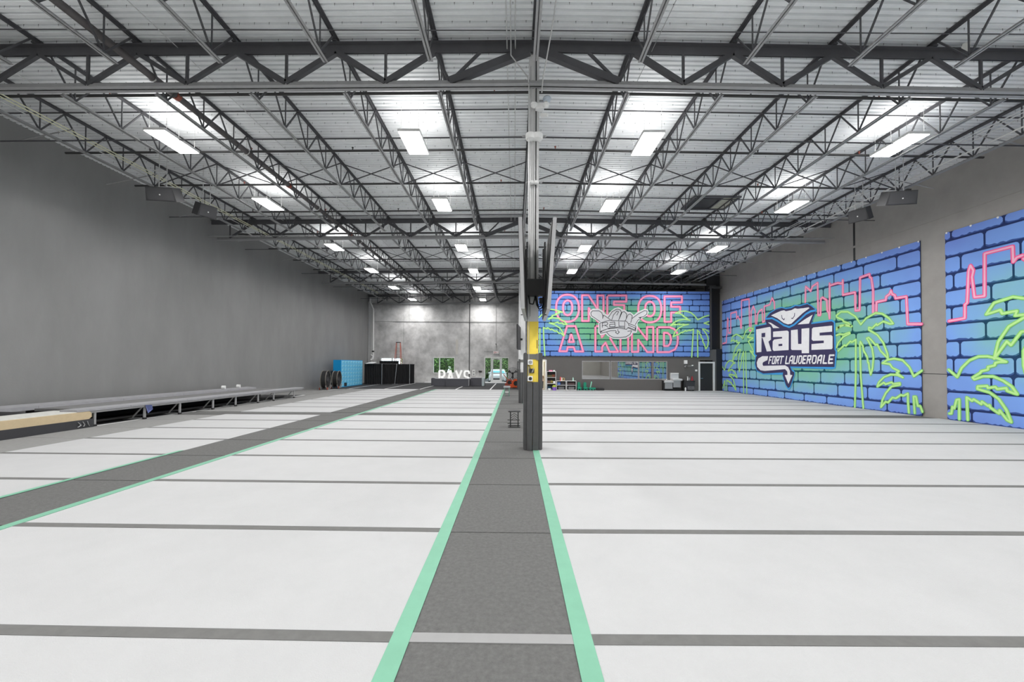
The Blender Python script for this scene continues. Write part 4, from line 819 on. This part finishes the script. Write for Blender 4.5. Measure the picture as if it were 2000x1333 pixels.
part('carcass', MB().box(-14.95, -14.3, 32.85, 37.45, 0, 2.27), M_blue_side, t)
me_door = MB().box(0, .02, -.27, .27, -.145, .145).mesh('door', M_blue)
me_lab = MB().box(.02, .025, -.09, .05, .03, .08).mesh('label', mat('pale_blue_sticker', (.6, .75, .85), .5))
me_hole = MB().box(.02, .024, .14, .2, -.08, .02).mesh('latch', mat('locker_latch', srgb(60, 140, 190), .4))
dk = MB().box(0, .01, -.26, .26, -.14, .14).mesh('open_bay', M_black)
for c in range(8):
    for r in range(7):
        yv = 33.16+c*.571; zv = .2+r*.312
        if (c, r) in ((1, 0),):
            inst('open_bay', dk, t, (.35, yv-35.1, zv)); continue
        dd = inst('door', me_door, t, (.35, yv-35.1, zv)); inst('label', me_lab, dd); inst('latch', me_hole, dd)
def drape(pts, z1, label, mat_, wl=.16, amp=.07):
    mb = MB(); P2 = []
    for (a, b_) in zip(pts, pts[1:]):
        L = math.hypot(b_[0]-a[0], b_[1]-a[1]); n = int(L/wl*4)
        nx, ny = -(b_[1]-a[1])/L, (b_[0]-a[0])/L
        for i in range(n):
            f = i/n; w = amp*sin(i*pi/2)*(.6+.8*random.random()); P2.append((a[0]+(b_[0]-a[0])*f+nx*w, a[1]+(b_[1]-a[1])*f+ny*w))
    vs = [(x, y, .03) for x, y in P2]+[(x*1.0, y, z1) for x, y in P2]; n = len(P2)
    mb.add(vs, [(i, i+1, n+i+1, n+i) for i in range(n-1)])
    mb.add([(x, y+.012, z) for x, y, z in vs], [(i, n+i, n+i+1, i+1) for i in range(n-1)])
    return part('drape', mb, mat_)
t = thing('pipe_and_drape', 'low black pleated drape on upright posts, in front of the light window', 'drape', (-12.2, 38.3, 0))
for nm, pts, z1 in (('a', [(-14.2, 37.7), (-12.56, 37.85)], 1.95), ('b', [(-12.56, 37.85), (-10.32, 39.3), (-9.95, 39.7)], 1.93)):
    d = drape(pts, z1, '', M_dark_cloth); d.parent = t; d.location = (12.2, -38.3, 0)
me_post = MB().cyl((0, 0, 0), (0, 0, 1.97), .03, n=8).mesh('post', M_silver)
for x, y, r in ((-12.56, 37.75, 0), (-11.5, 38.3, .06), (-10.3, 39.15, 0)):
    inst('post', me_post, t, (x+12.2, y-38.3, 0), (0, r*1.5, 0))
part('base_plate', MB().box(-11.7, -11.2, 38.1, 38.4, 0, .02), M_silver, t)
part('top_rail', MB().cyl((-14.2, 37.68, 1.95), (-12.56, 37.8, 1.95), .025).cyl((-12.56, 37.8, 1.95), (-9.95, 39.65, 1.93), .025), M_steel, t)
t = thing('rear_drape', 'second short black drape behind the first, below the ladder', 'drape', (-13, 41, 0))
d = drape([(-13.9, 41.0), (-11.9, 41.0)], 2.25, '', M_dark_cloth); d.parent = t; d.location = (13, -41, 0)
part('top_rail', MB().cyl((-13.9, 40.97, 2.25), (-11.9, 40.97, 2.25), .025), M_steel, t)
tag(part('folded_sheet', MB().add([(-14.1, 37.6, 1.96), (-13.3, 37.5, 2.0), (-13.0, 37.6, 2.12), (-13.2, 37.9, 2.05), (-14.0, 37.9, 2.06), (-13.6, 37.7, 2.14)], [(0, 1, 5), (1, 2, 5), (2, 3, 5), (3, 4, 5), (4, 0, 5)]), M_white_plastic), 'small white crumpled sheet lying on top of the drape rail near the lockers', 'sheet')
# ladder
t = thing('step_ladder', 'tall orange step ladder rising behind the drape by the far wall', 'ladder', (-12.25, 41.7, 0))
zt = 4.2; xc = -12.22
for s in (-1, 1):
    part('front_rail', MB().bar((xc+s*.42, 41.35, 0), (xc+s*.2, 41.8, zt), .07, .03, up=(0, 1, 0)), M_lad, t)
    part('rear_rail', MB().bar((xc+s*.42, 42.4, 0), (xc+s*.2, 41.9, zt), .05, .03, up=(0, 1, 0)), M_lad, t)
for i in range(12):
    f = (i+.7)/12.5; hw = .42-.22*f; y = 41.35+.45*f
    part('tread', MB().box(xc-hw, xc+hw, y-.02, y+.08, zt*f-.015, zt*f+.015), M_silver, t)
part('top_cap', MB().rbox(xc-.23, xc+.23, 41.74, 41.98, zt-.02, zt+.06, .02), M_black, t)
t = thing('drain_pipe', 'white plastic pipe running down the far left corner with an offset at the top', 'pipe', (-15.0, 42.4, 0))
part('pipe', MB().tube([(-15.35, 42.2, 8.95), (-15.35, 42.2, 8.5), (-15.03, 42.2, 7.75), (-15.0, 42.2, 2.8)], .1, 12), M_white_paint, t, smooth=True)
part('joint', MB().cyl((-15.0, 42.2, 3.2), (-15.0, 42.2, 3.34), .125, n=12), M_black, t)
part('elbow', MB().tube([(-15.0, 42.2, 2.8), (-15.05, 42.1, 2.4), (-15.2, 42.0, 2.35)], .12, 10).cyl((-15.2, 42.1, 2.9), (-15.0, 42.1, 2.75), .07), M_white_paint, t, smooth=True)
# foam blocks and letters
for i, (x0, x1, y0, h, lab) in enumerate(((-7.65, -7.2, 36.6, .68, 'leftmost dark grey carpet-covered block, partly hidden, by the far window'), (-7.2, -6.12, 35.5, .66, 'dark grey carpet-covered block, second from left in the row'), (-6.1, -4.02, 35.3, .66, 'longest dark grey carpet-covered block with pale rounded edge, middle of the row'), (-4.0, -2.98, 36.2, .72, 'right dark grey carpet-covered block of the row'))):
    t = thing('carpet_block', lab, 'block', ((x0+x1)/2, y0+.5, 0), group='carpet-covered blocks before the far wall')
    part('block', MB().rbox(x0, x1, y0, y0+1.1, 0, h, .09, 'y'), M_fuzzy, t)
    part('top_cover', MB().box(x0+.05, x1-.05, y0+.02, y0+1.08, h-.004, h+.015), M_padg, t)
    if i == 2: part('edge_welt', MB().box(-4.07, -4.0, y0-.01, y0+.02, .05, .62), M_padg, t)
tag(part('white_end_box', MB().rbox(-2.97, -2.75, 36.2, 37.2, 0, .72, .04, 'y'), mat('pale_blue_white', (.5, .58, .6), .5)), 'pale end box beside the right carpet-covered block', 'box')
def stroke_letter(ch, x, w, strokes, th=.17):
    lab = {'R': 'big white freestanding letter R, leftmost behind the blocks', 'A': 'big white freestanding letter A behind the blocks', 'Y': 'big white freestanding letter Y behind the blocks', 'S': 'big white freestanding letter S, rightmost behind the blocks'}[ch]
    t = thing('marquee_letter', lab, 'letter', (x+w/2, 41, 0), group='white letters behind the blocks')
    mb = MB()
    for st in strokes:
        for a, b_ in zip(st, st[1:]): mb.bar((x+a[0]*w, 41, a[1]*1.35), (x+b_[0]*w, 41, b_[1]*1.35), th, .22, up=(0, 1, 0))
    part('face', mb, mat('added_glow_letter', (.9, .9, .88), .5, emit=.45), t)  # emission added so the plain white faces read brighter
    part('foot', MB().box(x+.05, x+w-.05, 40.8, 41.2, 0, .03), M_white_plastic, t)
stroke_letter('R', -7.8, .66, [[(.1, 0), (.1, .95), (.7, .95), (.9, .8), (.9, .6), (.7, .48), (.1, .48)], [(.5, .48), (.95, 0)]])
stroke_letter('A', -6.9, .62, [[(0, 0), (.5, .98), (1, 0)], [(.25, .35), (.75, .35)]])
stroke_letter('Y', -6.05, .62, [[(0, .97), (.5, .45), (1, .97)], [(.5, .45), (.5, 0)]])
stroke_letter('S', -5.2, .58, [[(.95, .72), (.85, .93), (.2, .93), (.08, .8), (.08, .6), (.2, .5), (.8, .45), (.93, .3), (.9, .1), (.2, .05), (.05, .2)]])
# wall bits between window and door
t = thing('alarm_panel', 'white alarm panel with dark dial on the far concrete wall left of the glazed door', 'panel', (-4.35, YB-.05, .9))
part('case', MB().rbox(-4.5, -4.2, YB-.1, YB, .72, 1.38, .03), M_white_plastic, t)
part('dial', MB().cyl((-4.35, YB-.12, 1.18), (-4.35, YB-.1, 1.18), .09, n=12).box(-4.42, -4.28, YB-.115, YB-.1, .8, .98), M_steel2, t)
tag(part('door_pull_box', MB().rbox(-3.85, -3.5, YB-.1, YB, 1.15, 1.25, .02).box(-3.74, -3.68, YB-.12, YB, 1.05, 1.3), M_black), 'small dark bracket on the concrete wall between alarm panel and door', 'bracket')
tag(part('wall_camera', MB().lathe([(.03, -.08), (.08, 0), (.05, .08)], (-2.0, YB-.1, 4.15), 10), M_steel2), 'small round device on the concrete wall above the exit sign', 'camera')
# standing wire fan
t = thing('pedestal_fan', 'large black wire-guard pedestal fan standing right of the glazed door', 'fan', (-.2, 38.2, 0))
fz = 1.1; fxx = -.18
mb = MB()
for q in (1, .8, .6, .4): mb.torus((fxx, 38.0, fz), .56*q, .013 if q == 1 else .005, 'y', 26, 5); mb.torus((fxx, 38.14, fz), .56*q, .008, 'y', 26, 5)
for i in range(16): mb.bar((fxx, 38.0, fz), (fxx+.56*cos(2*pi*i/16), 38.0, fz+.56*sin(2*pi*i/16)), .008, .008)
part('guard', mb, M_black, t)
mb = MB()
for i in range(3):
    a = 2*pi*i/3+.5
    mb.add([(fxx+.06*cos(a), 38.05, fz+.06*sin(a)), (fxx+.46*cos(a-.3), 38.03, fz+.46*sin(a-.3)), (fxx+.5*cos(a), 38.06, fz+.5*sin(a)), (fxx+.42*cos(a+.35), 38.1, fz+.42*sin(a+.35))], [(0, 1, 2, 3)])
part('blades', mb, M_steel, t)
part('motor', MB().cyl((fxx, 38.05, fz), (fxx, 38.35, fz), .12, n=14), M_black, t)
part('post', MB().cyl((fxx+.05, 38.3, 0.03), (fxx+.05, 38.3, fz), .03), M_black, t)
part('base', MB().lathe([(.32, 0), (.32, .03), (.05, .06)], (fxx+.05, 38.3, 0), 18), M_black, t)
def blower(x, y, r, m, label, w=.3):
    t = thing('air_blower', label, 'blower', (x, y, 0))
    o = MB(); pr = []
    for i in range(20): a = 2*pi*i/20; pr.append((x+r*cos(a), r+.03+r*sin(a)))
    part('housing', MB().prism(pr, y-w/2, y+w/2), m, t)
    part('outlet', MB().box(x-r-.12, x-r+.2, y-w/2+.02, y+w/2-.02, .04, .04+r*.75), m, t)
    part('intake', MB().torus((x, y-w/2-.01, r+.03), r*.5, .02, 'y', 18, 5).cyl((x, y-w/2-.015, r+.03), (x, y-w/2-.005, r+.03), r*.48, n=18), M_black, t)
    part('handle', MB().tube([(x-r*.5, y, 2*r), (x-r*.3, y, 2*r+.1), (x+r*.3, y, 2*r+.1), (x+r*.5, y, 2*r)], .02), M_black, t)
    part('foot', MB().box(x-r*.7, x+r*.7, y-w/2, y+w/2, 0, .05), M_black, t)
blower(.12, 33.4, .36, M_orange, 'orange air blower on the floor just left of the padded column', .4)
blower(-.45, 36.2, .3, mat('dull_red_plastic', (.42, .09, .06), .5), 'smaller red and black air blower left of the orange one')
tag(part('black_equipment_case', MB().rbox(-.35, .0, 33.9, 34.5, 0, .42, .04), M_black), 'black case on the floor between the two air blowers', 'case')
tag(part('power_tool', MB().bar((-1.0, 37.2, 1.0), (-.2, 36.9, .03), .06, .06).bar((-1.05, 37.2, .95), (-.95, 37.2, 1.12), .05, .05), mat('rust_red', (.5, .14, .06), .5)), 'red pole-handled tool leaning beside the pedestal fan', 'tool')
# ------------------------------------------------ items along the office wall
def shelf(x0, x1, h, tiers, label, cols=1):
    t = thing('white_shelf', label, 'shelf', ((x0+x1)/2, 30.77, 0)); y0, y1 = 30.58, 30.96
    part('side_panel', MB().box(x0, x0+.03, y0, y1, 0, h), M_white_paint, t); part('side_panel', MB().box(x1-.03, x1, y0, y1, 0, h), M_white_paint, t)
    part('back_panel', MB().box(x0+.03, x1-.03, y1-.02, y1, 0, h), M_black, t)
    for i in range(tiers+1):
        z = min(h-.03, .02+(h-.03)*i/tiers); part('shelf_board', MB().box(x0+.03, x1-.03, y0, y1-.02, z, z+.03), M_white_paint, t)
shelf(2.47, 3.19, 1.45, 3, 'tall white three-tier shelf unit beside the lit doorway')
shelf(3.23, 3.97, .73, 2, 'low white shelf unit next to the tall one')
shelf(4.0, 4.75, .73, 2, 'low white shelf unit next to the green seats')
def item(name, mb, m, label, cat, g=None, smooth=False): return tag(part(name, mb, m, smooth=smooth), label, cat, g)
c3 = lambda *a: mat('i_%d_%d_%d' % a, srgb(*a), .6)
def basket(x, z, w, h, m, label):
    item('basket', MB().add([(x-w/2*s, y, zz) for s, zz in ((.85, z), (1, z+h)) for y in (30.64, 30.9)]+[(x+w/2*s, y, zz) for s, zz in ((.85, z), (1, z+h)) for y in (30.64, 30.9)], [(0, 1, 3, 2), (4, 6, 7, 5), (0, 2, 6, 4), (1, 5, 7, 3), (0, 4, 5, 1), (2, 3, 7, 6)]), m, label, 'basket')
basket(2.72, 1.01, .36, .16, c3(90, 85, 50), 'olive basket on the top tier of the tall white shelf, left')
basket(3.0, 1.01, .22, .2, c3(120, 60, 40), 'brown basket on the top tier of the tall white shelf, right')
basket(2.66, .53, .26, .2, c3(110, 80, 70), 'dull brown basket on the middle tier of the tall white shelf')
item('yellow_roll', MB().cyl((2.86, 30.66, .66), (2.86, 30.85, .66), .1, n=12), c3(150, 135, 60), 'olive yellow roll on the middle tier of the tall white shelf', 'roll')
item('white_carton', MB().rbox(2.98, 3.13, 30.63, 30.8, .53, .7, .01), M_white_plastic, 'small white carton on the middle tier of the tall white shelf', 'carton')
item('teal_bag', MB().rbox(2.55, 2.85, 30.66, 30.88, .06, .3, .08), c3(20, 60, 80), 'dark teal bag on the bottom tier of the tall white shelf', 'bag')
item('white_tub', MB().lathe([(.1, 0), (.13, .12), (.12, .14)], (2.68, 30.5, .0), 14), M_white_plastic, 'white tub on the floor before the tall white shelf', 'tub')
item('purple_bucket', MB().lathe([(.13, 0), (.17, .24), (.16, .25)], (3.05, 30.48, 0), 16), c3(140, 100, 200), 'purple bucket on the floor before the tall white shelf', 'bucket')
item('yellow_pads', MB().lathe([(.16, .25), (.15, .34), (.08, .4)], (3.05, 30.48, 0), 14), c3(170, 190, 60), 'yellow-green heap filling the purple bucket', 'pads')
item('pink_box', MB().rbox(2.66, 2.92, 30.66, 30.86, 1.45, 1.55, .02), c3(240, 150, 180), 'pink box on top of the tall white shelf', 'box')
item('white_cloth_roll', MB().cyl((2.98, 30.75, 1.5), (3.12, 30.75, 1.5), .05), M_white_plastic, 'small white roll beside the pink box on the tall shelf', 'roll')
basket(3.42, .41, .24, .2, c3(90, 120, 190), 'blue basket in the upper tier of the first low shelf')
basket(3.72, .41, .3, .2, c3(50, 50, 55), 'dark basket in the upper tier of the first low shelf')
basket(3.6, .06, .5, .22, c3(110, 110, 110), 'grey basket in the bottom tier of the first low shelf')
basket(4.37, .41, .55, .18, c3(80, 60, 60), 'brown-grey basket in the upper tier of the second low shelf')
basket(4.37, .06, .5, .22, c3(120, 120, 120), 'pale grey basket in the bottom tier of the second low shelf')
item('red_canister', MB().cyl((3.55, 30.75, .73), (3.55, 30.75, 1.02), .05, n=12), c3(215, 90, 85), 'red canister standing on the first low shelf', 'canister')
item('white_canister', MB().cyl((3.64, 30.75, .73), (3.64, 30.75, .98), .04, n=12), M_white_plastic, 'white canister next to the red one on the low shelf', 'canister')
item('tape_roll', MB().torus((3.77, 30.75, .85), .09, .03, 'y', 18, 6), c3(190, 165, 110), 'tan tape roll standing on the first low shelf', 'roll')
item('pale_bottle', MB().lathe([(.05, 0), (.05, .18), (.02, .22), (.02, .28)], (4.52, 30.75, .73), 12), c3(190, 230, 215), 'pale green bottle standing on the second low shelf', 'bottle')
for i, x in enumerate((4.98, 5.45, 5.92)):
    t = thing('green_seat', 'small green plastic seat by the low shelves, %s' % ['leftmost of three', 'middle of three', 'rightmost with a pale upright handle'][i], 'seat', (x, 30.7, .1), group='small green seats by the wall')
    if i < 2:
        part('backrest', MB().rbox(x-.11, x+.11, 30.8, 30.85, .25, .62, .08), M_green_plastic, t); part('seat', MB().rbox(x-.15, x+.15, 30.5, 30.85, .12, .26, .04), M_green_plastic, t)
    else:
        part('seat', MB().rbox(x-.2, x+.3, 30.5, 30.85, .1, .22, .04), M_green_plastic, t); part('handle', MB().bar((x-.08, 30.7, .2), (x+.02, 30.7, .68), .07, .05, up=(0, 1, 0)), c3(150, 215, 190), t)
    for s in (-.1, .1): part('wheel', MB().cyl((x+s, 30.5, .05), (x+s, 30.56, .05), .045, n=10), c3(60, 170, 140), t)
item('dark_tray', MB().box(4.78, 6.2, 30.58, 30.9, .04, .1), c3(20, 45, 50), 'long dark tray under the green seats', 'tray')
item('flat_black_bag', MB().rbox(6.28, 6.9, 30.6, 30.9, 0, .17, .06), M_black, 'flat black bag lying right of the green seats', 'bag')
# drinking fountains
M_st = mat('stainless', (.42, .42, .42), .35, metal=.5, noise=.08, scale=30)
M_st2 = mat('stainless_bright', (.7, .7, .7), .3, metal=.2)
t = thing('drinking_fountain', 'stainless bi-level drinking fountain and bottle filler on the office wall', 'fountain', (12.1, 30.8, .1))
part('low_basin', MB().prism([(30.45, .68), (30.5, .62), (OY, .62), (OY, .82), (30.45, .76)], 11.47, 12.16, 'x'), M_st2, t)
part('low_cabinet', MB().box(11.53, 12.1, 30.52, OY, .16, .63), M_st, t)
part('high_basin', MB().prism([(30.45, .84), (30.5, .78), (OY, .78), (OY, .95), (30.45, .92)], 12.1, 12.84, 'x'), M_st2, t)
part('high_cabinet', MB().box(12.16, 12.72, 30.52, OY, .27, .79), M_st, t)
part('bottle_filler', MB().rbox(12.07, 12.68, 30.8, OY, .93, 1.36, .02), M_st2, t)
part('filler_top', MB().box(12.12, 12.66, 30.72, OY, 1.3, 1.37), M_white_plastic, t)
part('spout', MB().tube([(11.7, 30.7, .8), (11.7, 30.68, .88), (11.74, 30.62, .88)], .012), M_chrome, t)
part('under_panel', MB().box(11.5, 12.85, 30.7, OY, .05, .2).box(11.46, 11.54, 30.6, OY, .1, .8), M_black, t)
# black cart with bottles
t = thing('utility_cart', 'black utility cart with clutter beside the drinking fountain', 'cart', (13.35, 30.7, 0))
part('tray', MB().rbox(12.95, 13.8, 30.4, 30.9, .72, .8, .03, 'z'), M_black, t)
part('bin_body', MB().prism([(13.1, 0.06), (13.72, .06), (13.78, .72), (13.04, .72)], 30.42, 30.88), mat('bin_black', (.04, .04, .045), .5), t)
part('side_frame', MB().box(12.94, 13.1, 30.45, 30.85, .04, .72), M_black, t)
for s in (13.15, 13.65): part('wheel', MB().cyl((s, 30.45, .05), (s, 30.5, .05), .05, n=10), M_black, t)
part('lower_pouch', MB().rbox(13.2, 13.7, 30.36, 30.44, .1, .38, .05), mat('dark_grey_pouch', (.13, .13, .14), .7, noise=.4, scale=12), t)
item('spray_bottle', MB().lathe([(.045, 0), (.05, .14), (.02, .2), (.02, .26)], (13.3, 30.6, .8), 12).box(13.24, 13.33, 30.58, 30.62, 1.05, 1.1), M_white_plastic, 'white spray bottle standing on the black cart', 'bottle')
item('clear_bottle', MB().lathe([(.04, 0), (.04, .16), (.018, .2), (.018, .24)], (13.44, 30.62, .8), 12), M_padg, 'grey bottle standing in the middle of the black cart', 'bottle')
item('red_cone', MB().lathe([(.11, 0), (.1, .02), (.03, .34)], (13.66, 30.65, .8), 14), c3(150, 35, 45), 'dark red cone-shaped bag on the right end of the black cart', 'cone')
item('white_jug', MB().lathe([(.05, 0), (.06, .2), (.03, .28)], (13.02, 30.36, .0), 12), M_white_plastic, 'white jug on the floor at the left wheel of the black cart', 'jug')
item('paper_dispenser', MB().rbox(13.17, 13.4, 30.88, OY, 2.08, 2.36, .02), M_white_plastic, 'white upright dispenser box high on the office wall near the black door', 'dispenser')
t = thing('wall_spotlight', 'twin white spotlights on a bracket below the dispenser box', 'light', (13.4, 30.95, 1.93))
part('bracket', MB().tube([(13.2, 30.95, 1.86), (13.3, 30.93, 1.98), (13.4, 30.93, 1.9), (13.78, 30.93, 1.93)], .018), M_steel2, t)
part('lamp_head', MB().lathe([(.05, -.04), (.07, 0), (.05, .05)], (13.8, 30.9, 1.95), 12), M_white_plastic, t); part('lamp_head', MB().lathe([(.04, -.04), (.05, 0), (.03, .04)], (13.24, 30.9, 1.86), 12), M_steel2, t)
item('keypad', MB().rbox(14.05, 14.2, 30.95, OY, 1.5, 1.64, .01), M_white_plastic, 'small square keypad left of the black door frame', 'keypad')
item('white_dome_sensor', MB().lathe([(.04, -.1), (.1, 0), (.1, .1)], (2.07, 30.9, 2.52), 14), M_white_plastic, 'white dome sensor above the lit doorway, under the banner corner', 'sensor')
# ------------------------------------------------ person in the doorway
def skin(name, verts, edges, m, parent, sub=2):
    me = bpy.data.meshes.new(name); me.from_pydata([v[:3] for v in verts], edges, []); me.materials.append(m)
    o = bpy.data.objects.new(name, me); COL.objects.link(o); o.parent = parent
    mo = o.modifiers.new('skin', 'SKIN'); mo.use_smooth_shade = True
    for i, v in enumerate(verts):
        sv = me.skin_vertices[0].data[i]; sv.radius = (v[3], v[4] if len(v) > 4 else v[3]); sv.use_root = (i == 0)
    s = o.modifiers.new('sub', 'SUBSURF'); s.levels = sub; s.render_levels = sub
    return o
M_skin = mat('skin', srgb(215, 165, 140), .6); M_hair = mat('dark_hair', (.03, .02, .018), .6); M_coat = mat('tan_jacket', srgb(190, 160, 130), .8); M_pants = mat('black_trousers', (.03, .03, .032), .8)
pr = thing('person', 'small dark-haired person in a tan top standing in the lit doorway', 'person', (2.14, 31.35, 0), radians(20))
h = 1.3/1.7
def sc(vs): return [(x*h, y*h, z*h, *[r*h for r in rr]) for x, y, z, *rr in vs]
bd = [(0, 0, .93, .13, .1), (0, 0, 1.1, .12, .09), (0, 0, 1.28, .14, .1), (0, 0, 1.42, .09, .07), (0, -.01, 1.5, .05, .05), (0, -.01, 1.58, .075, .09), (0, -.01, 1.66, .07, .085),
      (-.17, 0, 1.38, .05), (-.23, .0, 1.12, .038), (-.24, -.06, .88, .026), (.17, 0, 1.38, .05), (.23, 0, 1.12, .038), (.24, -.06, .88, .026),
      (-.09, 0, .85, .085), (-.1, -.01, .48, .055), (-.1, .01, .1, .038), (-.1, -.12, .04, .035), (.09, 0, .85, .085), (.1, -.01, .48, .055), (.1, .01, .1, .038), (.1, -.12, .04, .035)]
ed = [(0, 1), (1, 2), (2, 3), (3, 4), (4, 5), (5, 6), (3, 7), (7, 8), (8, 9), (3, 10), (10, 11), (11, 12), (0, 13), (13, 14), (14, 15), (15, 16), (0, 17), (17, 18), (18, 19), (19, 20)]
base = len(bd)
for s, wv in ((-1, 9), (1, 12)):
    px = bd[wv]; pi_ = len(bd); bd.append((px[0], px[1]-.02, px[2]-.07, .026, .014)); ed.append((wv, pi_))
    for f, (dy, L) in enumerate(((-.03, .055), (-.012, .065), (.006, .062), (.022, .05))):
        a = len(bd); bd.append((px[0], px[1]-.02+dy, px[2]-.1, .009)); bd.append((px[0]-s*.012, px[1]-.02+dy, px[2]-.1-L, .007)); ed += [(pi_, a), (a, a+1)]
    a = len(bd); bd.append((px[0]-s*.02, px[1]-.055, px[2]-.06, .009)); bd.append((px[0]-s*.03, px[1]-.07, px[2]-.1, .008)); ed += [(pi_, a), (a, a+1)]
skin('body', sc(bd), ed, M_skin, pr)
skin('top', sc([(0, 0, .92, .15, .12), (0, 0, 1.1, .14, .11), (0, 0, 1.28, .155, .12), (0, 0, 1.42, .1, .085), (-.17, 0, 1.38, .065), (-.23, 0, 1.12, .052), (-.238, -.05, .92, .042), (.17, 0, 1.38, .065), (.23, 0, 1.12, .052), (.238, -.05, .92, .042)]), [(0, 1), (1, 2), (2, 3), (3, 4), (4, 5), (5, 6), (3, 7), (7, 8), (8, 9)], M_coat, pr)
skin('trousers', sc([(0, 0, .95, .145, .115), (-.09, 0, .84, .1), (-.1, -.01, .48, .07), (-.1, .01, .1, .055), (.09, 0, .84, .1), (.1, -.01, .48, .07), (.1, .01, .1, .055)]), [(0, 1), (1, 2), (2, 3), (0, 4), (4, 5), (5, 6)], M_pants, pr)
skin('hair', sc([(0, .03, 1.69, .085, .09), (0, .06, 1.6, .08, .06), (0, .08, 1.45, .06, .035), (0, .08, 1.3, .04, .025)]), [(0, 1), (1, 2), (2, 3)], M_hair, pr)
for s in (-1, 1): part('eye', MB().lathe([(.004, -.008), (.009, 0), (.004, .008)], (s*.03*h, -.093*h, 1.61*h), 8), M_hair, pr, local=True)
part('nose', MB().lathe([(.012, -.02), (.008, .02)], (0, -.098*h, 1.585*h), 8), M_skin, pr, local=True)
part('mouth', MB().box(-.02*h, .02*h, -.094*h, -.088*h, 1.54*h, 1.548*h), M_red, pr, local=True)
